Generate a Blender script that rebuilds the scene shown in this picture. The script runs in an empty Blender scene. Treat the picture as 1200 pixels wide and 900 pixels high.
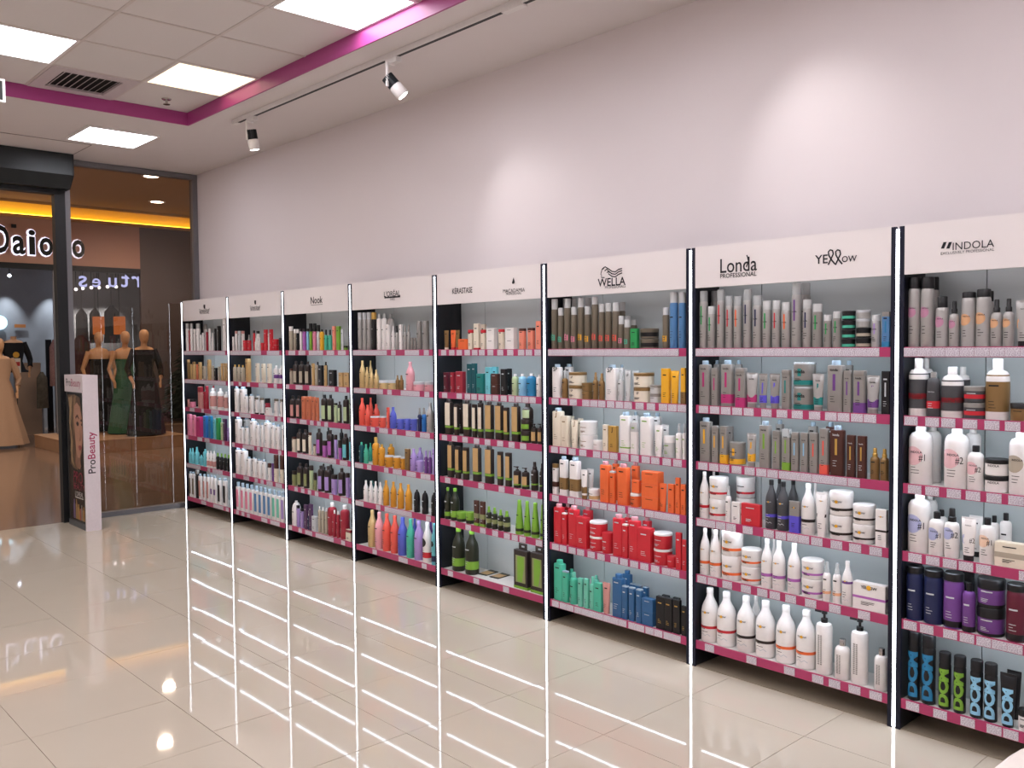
import bpy, bmesh, math, random
from mathutils import Vector, Matrix

# ------------------------------------------------------------------ camera
SC = bpy.context.scene
CAM = (8.583, -3.5746, 1.5677)
YAW, PITCH, ROLL, FPX = -0.8248, -0.0422, -0.0089, 1047.49
_f = Vector((math.cos(PITCH)*math.sin(YAW), math.cos(PITCH)*math.cos(YAW), math.sin(PITCH)))
_r = Vector((math.cos(YAW), -math.sin(YAW), 0)); _u = _r.cross(_f)
_r2 = math.cos(ROLL)*_r + math.sin(ROLL)*_u
_u2 = -math.sin(ROLL)*_r + math.cos(ROLL)*_u
cam_d = bpy.data.cameras.new('camera'); cam = bpy.data.objects.new('camera', cam_d)
SC.collection.objects.link(cam)
cam_d.sensor_fit = 'HORIZONTAL'; cam_d.sensor_width = 36.0; cam_d.lens = FPX*36/1200
cam_d.clip_start = 0.05; cam_d.clip_end = 100
mw = Matrix((_r2, _u2, -_f)).transposed().to_4x4(); mw.translation = Vector(CAM)
cam.matrix_world = mw
SC.camera = cam
# ------------------------------------------------------------------ world, exposure
wd = bpy.data.worlds.new('world'); SC.world = wd; wd.use_nodes = True
wd.node_tree.nodes['Background'].inputs[0].default_value = (0.9, 0.85, 0.8, 1)
wd.node_tree.nodes['Background'].inputs[1].default_value = 0.6
SC.view_settings.view_transform = 'Standard'; SC.view_settings.look = 'None'
SC.view_settings.gamma = 1.0; SC.view_settings.use_curve_mapping = False
SC.view_settings.exposure = 0.2
PANEL_E = 10.5      # ceiling light panels
POST_E = 9.0      # vertical light lines of the shelving
SHELF_E = 10.0     # light lines under the shelves
SPOT_W = 10.0      # track spots, watts
MALL_E = 12.0      # downlights of the mall
SC.cycles.max_bounces = 8; SC.cycles.transparent_max_bounces = 12
SC.cycles.sample_clamp_indirect = 4.0
SC.cycles.caustics_reflective = False; SC.cycles.caustics_refractive = False

def ray(px, py):
    return _f + _r2*((px-600)/FPX) - _u2*((py-450)/FPX)
def at(px, py, axis, val):
    """point where the sight line of a photo pixel meets the plane axis=val"""
    d = ray(px, py); t = (val-CAM[axis])/d[axis]
    return Vector(CAM) + d*t

# ------------------------------------------------------------------ materials
def lin(h):
    c = [int(h[i:i+2], 16)/255 for i in (0, 2, 4)]
    return tuple(x/12.92 if x <= .04045 else ((x+.055)/1.055)**2.4 for x in c)
_m = {}
def mat(key, hexc, rough=.45, metal=0, noise=.06, scale=40, trans=0, ior=1.45, coat=0, bump=0, spec=.5, alpha=1):
    if key in _m: return _m[key]
    m = bpy.data.materials.new(key); m.use_nodes = True
    nt = m.node_tree; b = nt.nodes['Principled BSDF']
    c = lin(hexc)
    b.inputs['Roughness'].default_value = rough; b.inputs['Metallic'].default_value = metal
    b.inputs['IOR'].default_value = ior; b.inputs['Specular IOR Level'].default_value = spec
    b.inputs['Transmission Weight'].default_value = trans; b.inputs['Coat Weight'].default_value = coat
    b.inputs['Coat Roughness'].default_value = .05
    b.inputs['Alpha'].default_value = alpha
    tc = nt.nodes.new('ShaderNodeTexCoord'); n = nt.nodes.new('ShaderNodeTexNoise')
    n.inputs['Scale'].default_value = scale; n.inputs['Detail'].default_value = 2
    nt.links.new(tc.outputs['Object'], n.inputs['Vector'])
    r = nt.nodes.new('ShaderNodeMix'); r.data_type = 'RGBA'
    r.inputs[6].default_value = (*[x*(1-noise) for x in c], 1)
    r.inputs[7].default_value = (*[min(1, x*(1+noise)) for x in c], 1)
    nt.links.new(n.outputs['Fac'], r.inputs[0]); nt.links.new(r.outputs[2], b.inputs['Base Color'])
    if bump:
        bp = nt.nodes.new('ShaderNodeBump'); bp.inputs['Strength'].default_value = bump
        bp.inputs['Distance'].default_value = .002
        nt.links.new(n.outputs['Fac'], bp.inputs['Height']); nt.links.new(bp.outputs[0], b.inputs['Normal'])
    _m[key] = m; return m
def emit(key, hexc, strength):
    if key in _m: return _m[key]
    m = bpy.data.materials.new(key); m.use_nodes = True; nt = m.node_tree
    nt.nodes.remove(nt.nodes['Principled BSDF'])
    e = nt.nodes.new('ShaderNodeEmission'); e.inputs[0].default_value = (*lin(hexc), 1); e.inputs[1].default_value = strength
    nt.links.new(e.outputs[0], nt.nodes['Material Output'].inputs[0]); _m[key] = m; return m
def glass_mat(key, tint, ior=1.5):
    """clear pane: tinted see-through plus a mirror sheen that grows at grazing angles"""
    if key in _m: return _m[key]
    m = bpy.data.materials.new(key); m.use_nodes = True; nt = m.node_tree
    nt.nodes.remove(nt.nodes['Principled BSDF'])
    t = nt.nodes.new('ShaderNodeBsdfTransparent'); t.inputs[0].default_value = (*lin(tint), 1)
    g = nt.nodes.new('ShaderNodeBsdfGlossy'); g.inputs['Roughness'].default_value = 0.0
    g.inputs['Color'].default_value = (1, 1, 1, 1)
    fr = nt.nodes.new('ShaderNodeFresnel'); fr.inputs[0].default_value = ior
    mx = nt.nodes.new('ShaderNodeMixShader')
    nt.links.new(fr.outputs[0], mx.inputs[0]); nt.links.new(t.outputs[0], mx.inputs[1]); nt.links.new(g.outputs[0], mx.inputs[2])
    nt.links.new(mx.outputs[0], nt.nodes['Material Output'].inputs[0]); _m[key] = m; return m

def tag_mat():
    m = mat('price_tag_paper', 'd9d3da', .6)
    nt = m.node_tree; b = nt.nodes['Principled BSDF']
    tc = nt.nodes.new('ShaderNodeTexCoord'); mp = nt.nodes.new('ShaderNodeMapping')
    mp.inputs['Scale'].default_value = (260, 1, 520)
    n = nt.nodes.new('ShaderNodeTexNoise'); n.inputs['Scale'].default_value = 1; n.inputs['Detail'].default_value = 0
    cr = nt.nodes.new('ShaderNodeValToRGB'); cr.color_ramp.elements[0].position = .42; cr.color_ramp.elements[1].position = .5
    cr.color_ramp.elements[0].color = (*lin('a79aa8'), 1); cr.color_ramp.elements[1].color = (*lin('d9d3da'), 1)
    nt.links.new(tc.outputs['Object'], mp.inputs[0]); nt.links.new(mp.outputs[0], n.inputs['Vector'])
    nt.links.new(n.outputs['Fac'], cr.inputs[0]); nt.links.new(cr.outputs[0], b.inputs['Base Color'])
    return m

# ------------------------------------------------------------------ mesh helpers
COL = SC.collection
def mesh_obj(name, vf, m, parent=None, loc=(0, 0, 0), smooth=False, mats=None, fm=None):
    if isinstance(vf, bpy.types.Mesh): me = vf
    else:
        me = bpy.data.meshes.new(name); me.from_pydata(vf[0], [], vf[1]); me.update()
        if smooth:
            me.polygons.foreach_set('use_smooth', [True]*len(me.polygons))
            me.set_sharp_from_angle(angle=math.radians(40))
        if mats:
            for x in mats: me.materials.append(x)
            for p_, i_ in zip(me.polygons, fm): p_.material_index = i_
        else: me.materials.append(m)
    o = bpy.data.objects.new(name, me); COL.objects.link(o)
    o.location = loc
    if parent: o.parent = parent
    return o
def empty(name, loc=(0, 0, 0)):
    o = bpy.data.objects.new(name, None); COL.objects.link(o); o.location = loc
    o.empty_display_size = .05
    return o
def tag(o, label, cat, group=None):
    o['label'] = label; o['category'] = cat
    if group: o['group'] = group
    return o
def struct(o, label=None, cat=None):
    o['kind'] = 'structure'
    if label: o['label'] = label
    if cat: o['category'] = cat
    return o
def box(x0, x1, y0, y1, z0, z1):
    v = [(x0,y0,z0),(x1,y0,z0),(x1,y1,z0),(x0,y1,z0),(x0,y0,z1),(x1,y0,z1),(x1,y1,z1),(x0,y1,z1)]
    return v, [(0,3,2,1),(4,5,6,7),(0,1,5,4),(1,2,6,5),(2,3,7,6),(3,0,4,7)]
def join(*vfs):
    V, F = [], []
    for v, f in vfs:
        o = len(V); V += list(v); F += [tuple(i+o for i in q) for q in f]
    return V, F
def shift(vf, dx=0, dy=0, dz=0):
    return [(x+dx, y+dy, z+dz) for x, y, z in vf[0]], vf[1]
def rot(vf, M):
    return [tuple(M @ Vector(q)) for q in vf[0]], vf[1]
def cbox(w, d, h, c=.0012):
    """carton: box with chamfered edges, centred in x,y, base at 0"""
    def ring(a, b, k): return [(a-k,-b),(a,-b+k),(a,b-k),(a-k,b),(-a+k,b),(-a,b-k),(-a,-b+k),(-a+k,-b)]
    rs = [(ring(w/2-c, d/2-c, c), 0), (ring(w/2, d/2, c), c), (ring(w/2, d/2, c), h-c), (ring(w/2-c, d/2-c, c), h)]
    V = [(x, y, z) for r_, z in rs for x, y in r_]; F = [tuple(reversed(range(8))), tuple(range(24, 32))]
    for k in range(3):
        for i in range(8):
            j = (i+1) % 8; F.append((k*8+i, k*8+j, k*8+8+j, k*8+8+i))
    return V, F
def loft(rings, seg=18):
    """rings: (w, d, n, z[, ox, oy]) superellipse sections, closed at both ends"""
    V, F = [], []
    for rg in rings:
        w, d, n, z = rg[:4]; ox, oy = (rg[4], rg[5]) if len(rg) > 4 else (0, 0)
        for i in range(seg):
            t = 2*math.pi*(i+.5)/seg; c, s = math.cos(t), math.sin(t)
            V.append((ox+math.copysign(abs(c)**(2/n), c)*w/2, oy+math.copysign(abs(s)**(2/n), s)*d/2, z))
    for k in range(len(rings)-1):
        for i in range(seg):
            j = (i+1) % seg; F.append((k*seg+i, k*seg+j, (k+1)*seg+j, (k+1)*seg+i))
    F.append(tuple(reversed(range(seg)))); b = (len(rings)-1)*seg; F.append(tuple(range(b, b+seg)))
    return V, F
def tube(path, radii, seg=8):
    """round tube along a path of points"""
    V, F = [], []; P = [Vector(q) for q in path]
    if not hasattr(radii, '__len__'): radii = [radii]*len(P)
    for k, q in enumerate(P):
        t = (P[min(k+1, len(P)-1)]-P[max(k-1, 0)]).normalized()
        a = t.cross(Vector((0, 0, 1)) if abs(t.z) < .9 else Vector((0, 1, 0))).normalized(); b = t.cross(a)
        for i in range(seg):
            w = 2*math.pi*i/seg; V.append(tuple(q+(a*math.cos(w)+b*math.sin(w))*radii[k]))
    for k in range(len(P)-1):
        for i in range(seg):
            j = (i+1) % seg; F.append((k*seg+i, k*seg+j, (k+1)*seg+j, (k+1)*seg+i))
    F.append(tuple(reversed(range(seg)))); F.append(tuple(range((len(P)-1)*seg, len(P)*seg)))
    return V, F
def quad(x0, x1, z0, z1, y):        # upright sheet facing -y
    return [(x0,y,z0),(x1,y,z0),(x1,y,z1),(x0,y,z1)], [(0,1,2,3)]
_tx = {}
def text2d(s, bold=0.0):
    """letters as flat polygons, cap height 1, starting at x=0; returns verts2d, faces, width"""
    k = (s, bold)
    if k in _tx: return _tx[k]
    cu = bpy.data.curves.new('t', 'FONT'); cu.body = s; cu.size = 1; cu.resolution_u = 3; cu.offset = bold
    o = bpy.data.objects.new('t', cu); COL.objects.link(o)
    dg = bpy.context.evaluated_depsgraph_get(); me = bpy.data.meshes.new_from_object(o.evaluated_get(dg))
    v = [(q.co.x, q.co.y) for q in me.vertices]; f = [tuple(p_.vertices) for p_ in me.polygons]
    bpy.data.objects.remove(o); bpy.data.curves.remove(cu); bpy.data.meshes.remove(me)
    hx = .72; x0 = min(q[0] for q in v); x1 = max(q[0] for q in v)
    r = ([((x-x0)/hx, y/hx) for x, y in v], f, (x1-x0)/hx); _tx[k] = r; return r
def cut2d(vf, step):
    """split flat polygons along u so that they can follow a curved wall"""
    bm = bmesh.new(); vs = [bm.verts.new((x, 0, z)) for x, z in vf[0]]
    for f in vf[1]:
        try: bm.faces.new([vs[i] for i in f])
        except ValueError: pass
    lo = min(q[0] for q in vf[0]); hi = max(q[0] for q in vf[0]); u = lo+step
    while u < hi:
        bmesh.ops.bisect_plane(bm, geom=bm.verts[:]+bm.edges[:]+bm.faces[:], plane_co=(u, 0, 0), plane_no=(1, 0, 0)); u += step
    bm.verts.index_update()
    r = [(q.co.x, q.co.z) for q in bm.verts], [tuple(w.index for w in f.verts) for f in bm.faces]
    bm.free(); return r
def text_wall(s, x0, x1, zb, y, hscale=1.0, bold=0.0):
    """letters on an upright wall facing -y, fitted between x0 and x1"""
    v, f, w = text2d(s, bold); k = (x1-x0)/w
    return [(x0+a*k, y, zb+b*k*hscale) for a, b in v], f
def flat_from(pts, y):
    return [(a, y, b) for a, b in pts], [tuple(range(len(pts)))]
# ------------------------------------------------------------------ the room
rng = random.Random(7)
XF, YW, ZC, ZU = -.142, .2235, 3.296, 3.385
M_WALL = mat('wall_paint', 'e4dcdd', .6, noise=.012, scale=3, bump=.02)
M_CEIL = mat('ceiling_paint', 'dfd8d7', .75, noise=.015, scale=5)
M_TILEC = mat('ceiling_tile_board', 'dad5d3', .85, noise=.02, scale=60, bump=.1)
M_FLOOR = mat('polished_floor_tile', 'c8bdac', .035, noise=.035, scale=2.2, spec=.62)
M_GROUT = mat('grout', '9a8b7d', .7)
M_PINK = mat('pink_band_paint', 'aa4585', .42, noise=.02)
M_GREYF = mat('grey_window_frame', '77767a', .4, metal=.3)
M_BLACKF = mat('black_powder_coat', '131518', .5)
M_SHUT = mat('charcoal_shutter_housing', '2a2e30', .33, metal=.35)
M_WHITEP = mat('white_plastic', 'e4e0de', .4)
M_WHITEB = mat('white_board', 'e9e2e0', .45, noise=.012, scale=6)

floor = mesh_obj('floor', join(box(XF, 11.6, -6.1, .35, -.06, -.004)), M_GROUT)
struct(floor, 'polished beige tiled shop floor', 'floor')
ys = [.22-.565*k for k in range(9)]
for j in range(8):
    x0 = 4.53+(.11 if ys[j+1] < -2.1 else 0); k0 = math.floor((XF-x0)/.565)
    for k in range(k0, 10):
        a, b = max(XF, x0+k*.565), min(9.6, x0+(k+1)*.565)
        if b-a < .02: continue
        cx, cy = (a+b)/2, (ys[j]+ys[j+1])/2
        t = mesh_obj('floor_tile', box(a+.0012-cx, b-.0012-cx, -.2813, .2813, -.008, 0), M_FLOOR, floor, (cx, cy, 0))
        t.rotation_euler = (rng.uniform(-1, 1)*.0011, rng.uniform(-1, 1)*.0013, 0)
mesh_obj('floor_tile', box(9.6, 11.6, -6.1, .22, -.008, 0), M_FLOOR, floor)
mesh_obj('floor_tile', box(XF, 9.6, -6.1, ys[8], -.008, 0), M_FLOOR, floor)

wall_r = struct(mesh_obj('wall_right', box(XF-.1, 11.6, YW, YW+.15, -.02, 3.6), M_WALL), 'plain white wall behind the shelving units', 'wall')
struct(mesh_obj('wall_left', box(XF-.1, 11.6, -6.2, -6.05, -.02, 3.6), M_WALL), 'white wall on the far left side of the shop', 'wall')
struct(mesh_obj('wall_back', box(11.5, 11.65, -6.1, .3, -.02, 3.6), M_WALL), 'white wall at the back of the shop', 'wall')
struct(mesh_obj('wall_front', join(box(XF-.12, XF, -6.1, -4.1, -.02, 3.6)), M_WALL), 'white wall left of the shop entrance', 'wall')
struct(mesh_obj('wall_front_upper', box(XF-.12, XF-.02, -4.1, YW, ZC-.004, 4.1), M_WALL), 'wall strip above the shop front', 'wall')
struct(mesh_obj('wall_front_lintel', box(XF-.12, XF-.02, -4.1, -1.012, 3.001, ZC-.005), M_WALL), 'wall strip behind the shutter housing', 'wall')

ceil = struct(empty('ceiling', (0, 0, 0)), 'white suspended ceiling with a raised tiled field', 'ceiling')
for nm, a in (('plaster_border', (XF, 1.77, -6.1, YW)), ('plaster_border', (1.77, 11.6, -.66, YW)), ('plaster_border', (1.77, 11.6, -6.1, -5.2)), ('plaster_border', (10.1, 11.6, -5.2, -.66))):
    mesh_obj(nm, box(*a, ZC, ZC+.03), M_CEIL, ceil)
mesh_obj('ceiling_slab', box(1.6, 10.3, -5.4, -.5, ZU+.02, ZU+.08), M_CEIL, ceil)
mesh_obj('access_panel', box(.13, .60, -2.6, -1.0, ZC-.003, ZC), M_CEIL, ceil)
mesh_obj('access_panel_seam', join(box(.597, .603, -2.6, -.997, ZC-.0045, ZC), box(.13, .6, -1.001, -.995, ZC-.0045, ZC)), mat('seam_shadow_grey', '8f8683', .8), ceil)
CX = [1.77+.595*i for i in range(15)]; CY = [-.66-.5675*j for j in range(9)]
PAN = {(i, j) for i in (1, 4, 7, 10, 13) for j in (0, 2, 4, 6)}
VENT = (0, 1)
tile_me = None
for i in range(14):
    for j in range(8):
        if (i, j) in PAN or (i, j) == VENT: continue
        t = mesh_obj('ceiling_tile', tile_me or box(-.29, .29, -.277, .277, 0, .012), M_TILEC, ceil, ((CX[i]+CX[i+1])/2, (CY[j]+CY[j+1])/2, ZU+.003))
        tile_me = t.data
M_BAR = mat('ceiling_grid_bar', 'cdc4c0', .5)
for x in CX[1:-1]: mesh_obj('grid_bar', box(x-.01, x+.01, CY[-1], CY[0], ZU, ZU+.012), M_BAR, ceil)
for y in CY[1:-1]: mesh_obj('grid_bar', box(CX[0], CX[-1], y-.01, y+.01, ZU+.0005, ZU+.0125), M_BAR, ceil)
pk = [(1.762, 1.774, -5.2, -.652), (1.762, 10.1, -.664, -.652), (1.762, 10.1, -5.212, -5.2), (10.09, 10.102, -5.2, -.652)]
for n, a in enumerate(pk):
    struct(mesh_obj('trim_%d' % (n+1), box(*a, ZC-.004, ZU+.02), M_PINK), ['magenta band on the far edge of the raised ceiling', 'magenta band on the raised ceiling edge along the shelving wall', 'magenta band on the raised ceiling edge opposite the shelving', 'magenta band on the near edge of the raised ceiling'][n], 'trim')

def light_panel(x0, x1, y0, y1, z, label, warm=False):
    t = empty('ceiling_light_panel', ((x0+x1)/2, (y0+y1)/2, z)); a, b = (x1-x0)/2, (y1-y0)/2
    tag(t, label, 'ceiling light', 'square ceiling light panels')
    fr = join(box(-a, a, -b, -b+.018, 0, .014), box(-a, a, b-.018, b, 0, .014), box(-a, -a+.018, -b+.018, b-.018, 0, .014), box(a-.018, a, -b+.018, b-.018, 0, .014))
    mesh_obj('frame', fr, M_WHITEP, t)
    mesh_obj('diffuser', box(-a+.018, a-.018, -b+.018, b-.018, .003, .012), emit('panel_light_warm', 'ffe9c4', 2.2) if warm else emit('panel_light', 'fbf8ff', PANEL_E), t)
PL = {(1, 0): 'warm tinted square light panel near the pink ceiling corner', (1, 2): 'bright square light panel beside the air vent, at left', (4, 0): 'bright square light panel above the pink band, cut by the top edge'}
for (i, j) in sorted(PAN):
    light_panel(CX[i]+.006, CX[i+1]-.006, CY[j+1]+.006, CY[j]-.006, ZU-.002, PL.get((i, j), 'square light panel in the ceiling field outside the view'), (i, j) == (1, 0))
light_panel(.73, 1.30, -1.245, -.69, ZC-.015, 'bright square light panel in the lower ceiling above the entrance window')
light_panel(.73, 1.30, -2.72, -2.17, ZC-.015, 'square light panel in the lower ceiling at the left edge above the entrance')

def vent():
    x0, x1, y0, y1 = CX[0]+.008, CX[1]-.008, CY[2]+.008, CY[1]-.008
    t = empty('air_vent', ((x0+x1)/2, (y0+y1)/2, ZU)); tag(t, 'square white ceiling air vent with slanted dark slats', 'air vent')
    a, b = (x1-x0)/2, (y1-y0)/2; m = .085; mw_ = mat('vent_metal', 'c9bfc2', .45)
    mesh_obj('frame', join(box(-a, a, -b, -b+m, -.004, .012), box(-a, a, b-m, b, -.004, .012), box(-a, -a+m, -b+m, b-m, -.004, .012), box(a-m, a, -b+m, b-m, -.004, .012)), mw_, t)
    mesh_obj('duct', box(-a+m, a-m, -b+m, b-m, .013, .016), mat('vent_dark', '151515', .8), t)
    n = 9; sl = None
    for k in range(n):
        y = -b+m+(k+.5)*(2*b-2*m)/n
        o = mesh_obj('slat', sl or box(-a+m, a-m, -.016, .016, -.001, .001), mw_, t, (0, y, .004)); sl = o.data
        o.rotation_euler = (math.radians(38), 0, 0)
vent()
def sprinkler():
    t = empty('sprinkler', (2.06, -.94, ZU)); tag(t, 'small chrome fire sprinkler head on the ceiling tile', 'sprinkler')
    mc = mat('chrome', 'b8b4b0', .2, metal=1)
    mesh_obj('flange', loft([(.07, .07, 2, 0), (.06, .06, 2, -.006)][::-1], 16), mc, t)
    mesh_obj('stem', loft([(.018, .018, 2, -.035), (.022, .022, 2, -.005)], 10), mc, t)
    mesh_obj('deflector', loft([(.05, .05, 2, -.04), (.05, .05, 2, -.036)], 12), mc, t)
sprinkler()

# ---- track lighting
def track():
    t = empty('lighting_track', (2.16, -.46, ZC)); tag(t, 'long white ceiling track with a black slot along the wall', 'track')
    mesh_obj('rail', box(0, 8.4, -.018, .018, -.032, 0), M_WHITEP, t)
    mesh_obj('slot', box(.06, 8.4, -.0105, .0105, -.0335, -.030), M_BLACKF, t)
    mesh_obj('end_feed', box(-.02, .05, -.019, .019, -.034, 0), M_WHITEP, t)
    mesh_obj('feed_connector', box(3.02, 3.17, -.021, .021, -.042, 0), M_WHITEP, t)
track()
def spot(x, aim, label, lens_e=14):
    t = empty('track_spotlight', (x, -.46, ZC-.034)); tag(t, label, 'spotlight', 'track spotlights')
    mesh_obj('adapter', box(-.055, .055, -.019, .019, -.03, 0), M_WHITEP, t)
    mesh_obj('arm', join(box(-.008, .008, -.05, -.04, -.17, -.04), box(-.008, .008, -.05, .008, -.045, -.03)), M_WHITEP, t)
    d = Vector(aim).normalized(); q = d.to_track_quat('-Z', 'Y').to_matrix()
    def pl(vf): return [tuple(q @ Vector(v)+Vector((0, 0, -.15))) for v in vf[0]], vf[1]
    mesh_obj('lamp_body', pl(loft([(.072, .072, 2, -.085), (.078, .078, 2, -.08), (.078, .078, 2, -.02), (.07, .07, 2, -.01)], 20)), M_WHITEP, t, smooth=True)
    fins = [loft([(.05, .05, 2, -.01), (.05, .05, 2, .055)], 12)]
    for k in range(10):
        a = k*math.pi/10
        fins.append(rot(box(-.037, .037, -.0025, .0025, -.01, .058), Matrix.Rotation(a, 3, 'Z')))
    mesh_obj('heat_sink', pl(join(*fins)), mat('dark_heat_sink', '3a3d40', .4, metal=.6), t)
    mesh_obj('lens', pl(loft([(.062, .062, 2, -.0865), (.062, .062, 2, -.0855)], 20)), emit('spot_lens', 'fff4f2', lens_e), t)
    ld = bpy.data.lights.new('spot_beam', 'SPOT'); ld.energy = SPOT_W; ld.color = (1, .96, .97); ld.spot_size = math.radians(70); ld.spot_blend = 1.0; ld.shadow_soft_size = .03
    lo = bpy.data.objects.new('spot_beam', ld); COL.objects.link(lo); lo.parent = t
    lo.location = Vector((0, 0, -.15))+d*.1; lo.rotation_euler = d.to_track_quat('-Z', 'Y').to_euler()
spot(2.43, (-.04, .2, -1), 'white track spotlight hanging straight down at the far track end')
spot(4.21, (.42, .55, -.8), 'white track spotlight tilted towards the viewer with a bright lens')
spot(6.3, (.3, .66, -.75), 'track spotlight above the nearer units, outside the view')
spot(8.2, (-.2, .7, -.75), 'track spotlight above the nearest unit, outside the view')

# ---- shop front
w1 = struct(empty('window_1', (XF, -.37, 0)), 'tall shop window with a grey metal frame beside the entrance', 'window')
def rel(vf): return shift(vf, -XF, .37, 0)
mesh_obj('window_frame', rel(join(box(XF-.05, XF+.03, -1.01, YW, ZC-.05, ZC-.004), box(XF-.05, XF+.03, YW-.05, YW-.001, 0, ZC-.05), box(XF-.05, XF+.03, -1.01, -.965, 0, ZC-.05), box(XF-.05, XF+.03, -.965, YW-.05, 0, .045))), M_GREYF, w1)
mesh_obj('window_pane', rel(([(XF-.01, -.965, .045), (XF-.01, YW-.05, .045), (XF-.01, YW-.05, ZC-.05), (XF-.01, -.965, ZC-.05)], [(0, 1, 2, 3)])), glass_mat('shop_window_glass', 'dcd2c9'), w1)
d1 = struct(empty('door_1', (XF, -2.5, 0)), 'open shop entrance with a black frame', 'door')
def rel2(vf): return shift(vf, -XF, 2.5, 0)
mesh_obj('door_jamb', rel2(box(XF-.05, XF+.04, -1.10, -1.011, 0, 3.0)), M_BLACKF, d1)
mesh_obj('door_jamb', rel2(box(XF-.05, XF+.04, -4.1, -4.01, 0, 3.0)), M_BLACKF, d1)
mesh_obj('door_lintel', rel2(box(XF-.05, XF+.05, -4.01, -1.10, 2.965, 3.0)), M_BLACKF, d1)
sh = empty('roller_shutter_box', (XF, -2.6, 3.0)); tag(sh, 'charcoal roller shutter housing above the shop entrance', 'shutter')
pf = [(0, 0), (.16, 0), (.275, .105), (.275, .29), (0, .29)]
V = [(x, y, z) for y in (-1.6, 1.585) for x, z in pf]
mesh_obj('housing', (V, [(4,3,2,1,0), (5,6,7,8,9)]+[(i, (i+1) % 5, (i+1) % 5+5, i+5) for i in range(5)]), M_SHUT, sh)
mesh_obj('end_cap', ([(x, y, z) for y in (1.586, 1.6) for x, z in pf], [(4,3,2,1,0), (5,6,7,8,9)]+[(i, (i+1) % 5, (i+1) % 5+5, i+5) for i in range(5)]), M_BLACKF, sh)
mesh_obj('bolt', rot(loft([(.012, .012, 2, 0), (.012, .012, 2, .004)], 8), Matrix.Rotation(-math.pi/2, 3, 'X')), M_GREYF, sh, (.2, 1.6, .15))
c = at(2, 107, 0, 2.2)
ex = empty('hanging_sign_box', (2.2, c.y-.12, ZC-.02)); tag(ex, 'small dark sign box with a white frame hanging at the left edge', 'sign')
zc_ = c.z-ex.location.z
mesh_obj('housing', box(-.02, .02, -.16, .12, zc_-.06, zc_+.06), mat('dark_screen', '10140f', .6), ex)
mesh_obj('frame', join(box(-.022, .024, -.165, .135, zc_+.06, zc_+.072), box(-.022, .024, -.165, .135, zc_-.072, zc_-.06), box(-.022, .024, .12, .135, zc_-.06, zc_+.06)), M_WHITEP, ex)
mesh_obj('hanger', join(box(-.004, .004, -.1, -.092, zc_+.07, .02), box(-.004, .004, .06, .068, zc_+.07, .02)), M_WHITEP, ex)

# ---- white counter at the lower right corner
ct = empty('counter', (8.62, -2.35, 0)); tag(ct, 'white counter with a rounded corner at the lower right edge', 'counter')
mesh_obj('counter_top', loft([(1.06, .92, 9, .87), (1.08, .94, 9, .873), (1.08, .94, 9, .897), (1.07, .93, 9, .90)], 48), mat('counter_top_white', 'e9e0d8', .35), ct)
mesh_obj('cabinet', loft([(.96, .82, 9, 0), (.96, .82, 9, .87)], 40), M_WHITEB, ct)
# ------------------------------------------------------------------ shelving units
ZS = [1.551, 1.278, 1.006, .732, .456, .130]      # upper edge of each price rail
UN = ['farthest', 'second-farthest', 'third-farthest', 'fourth-farthest', 'fourth-nearest', 'third-nearest', 'second-nearest', 'nearest']
SN = ['top', 'second', 'third', 'fourth', 'fifth', 'bottom']
YB = .188; PW = .0265
M_BACK = mat('shelf_back_board', 'bcc4c5', .5, noise=.012, scale=4)
M_SHELF = mat('shelf_board_white', 'e3e0dc', .4)
M_RAIL = mat('pink_price_rail', 'ae3b66', .3)
M_TAG = tag_mat()
M_POST = mat('black_upright_panel', '17191e', .4)
M_BLUE = mat('dark_blue_profile', '12162a', .4, metal=.2)
E_POST = emit('post_light_line', 'f2f6ff', POST_E); E_SHELF = emit('shelf_light_line', 'e2f0ff', SHELF_E)
TAGS = {
 (7,2): (1040,460,4.2875,'85 190 270 378 487 590'), (7,3): (1040,460,4.2875,'103 190 298 393 497 607'), (7,4): (1040,460,4.2875,'105 193 278 358 445 660'),
 (7,5): (1040,650,3.6,'68 137 235 305 375 440 505'), (7,6): (1040,650,3.6,'78 193 308 418 488'),
 (6,2): (800,410,4.615,'88 148 207 268 330 425 508 590 683 770 838 910 980 1055'), (6,3): (800,410,4.615,'85 143 200 265 335 398 458 520 577 638 700 760 825 893 1050'),
 (6,4): (800,540,4.615,'77 125 180 235 325 437 502 565 625 695 800 900 1010'), (6,5): (800,540,4.615,'80 135 215 315 403 470 555 662 792 948'), (6,6): (800,670,4.615,'120 345 548 700 790 897 1010'),
 (5,2): (630,410,6.316,'105 170 238 330 388 447 513 577 640 725 808 897 965 1035'), (5,3): (630,410,6.316,'100 163 230 308 410 475 535 615 690 770 840 925 1003'),
 (5,4): (630,530,6.316,'107 222 278 335 400 458 520 590 670 728 798 862 920 980 1045'), (5,5): (630,530,6.316,'107 163 230 292 370 442 540 610 685 760 840 920 985 1045'),
 (5,6): (630,640,6.316,'107 163 215 272 325 375 430 487 540 600 672 730 798 862 932 990 1050'),
 (4,1): (505,310,7.5,'90 160 225 295 360 422 497 583 670 765 832 910'), (4,2): (505,420,8.571,'112 257 340 405 477 550 617 700 780 850 918 988 1062'),
 (4,3): (505,420,8.571,'110 210 315 430 540 665 780 895'), (4,4): (505,510,8.18,'135 257 455 650 795 960'), (4,5): (505,600,6.92,'157 280 398 497 592 655 718 850'), (4,6): (505,600,6.92,'137 345 585'),
}
DENS = {0: [1.0, .85, .5, .3, .5, .55], 1: [.95, .5, .5, .35, .4, .4], 2: [.9, .6, .4, .65, .55, .65], 3: [.75, .6, .6, .65, .6, .5]}
tag_me = None; led_me = {}
TW = .052
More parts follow.
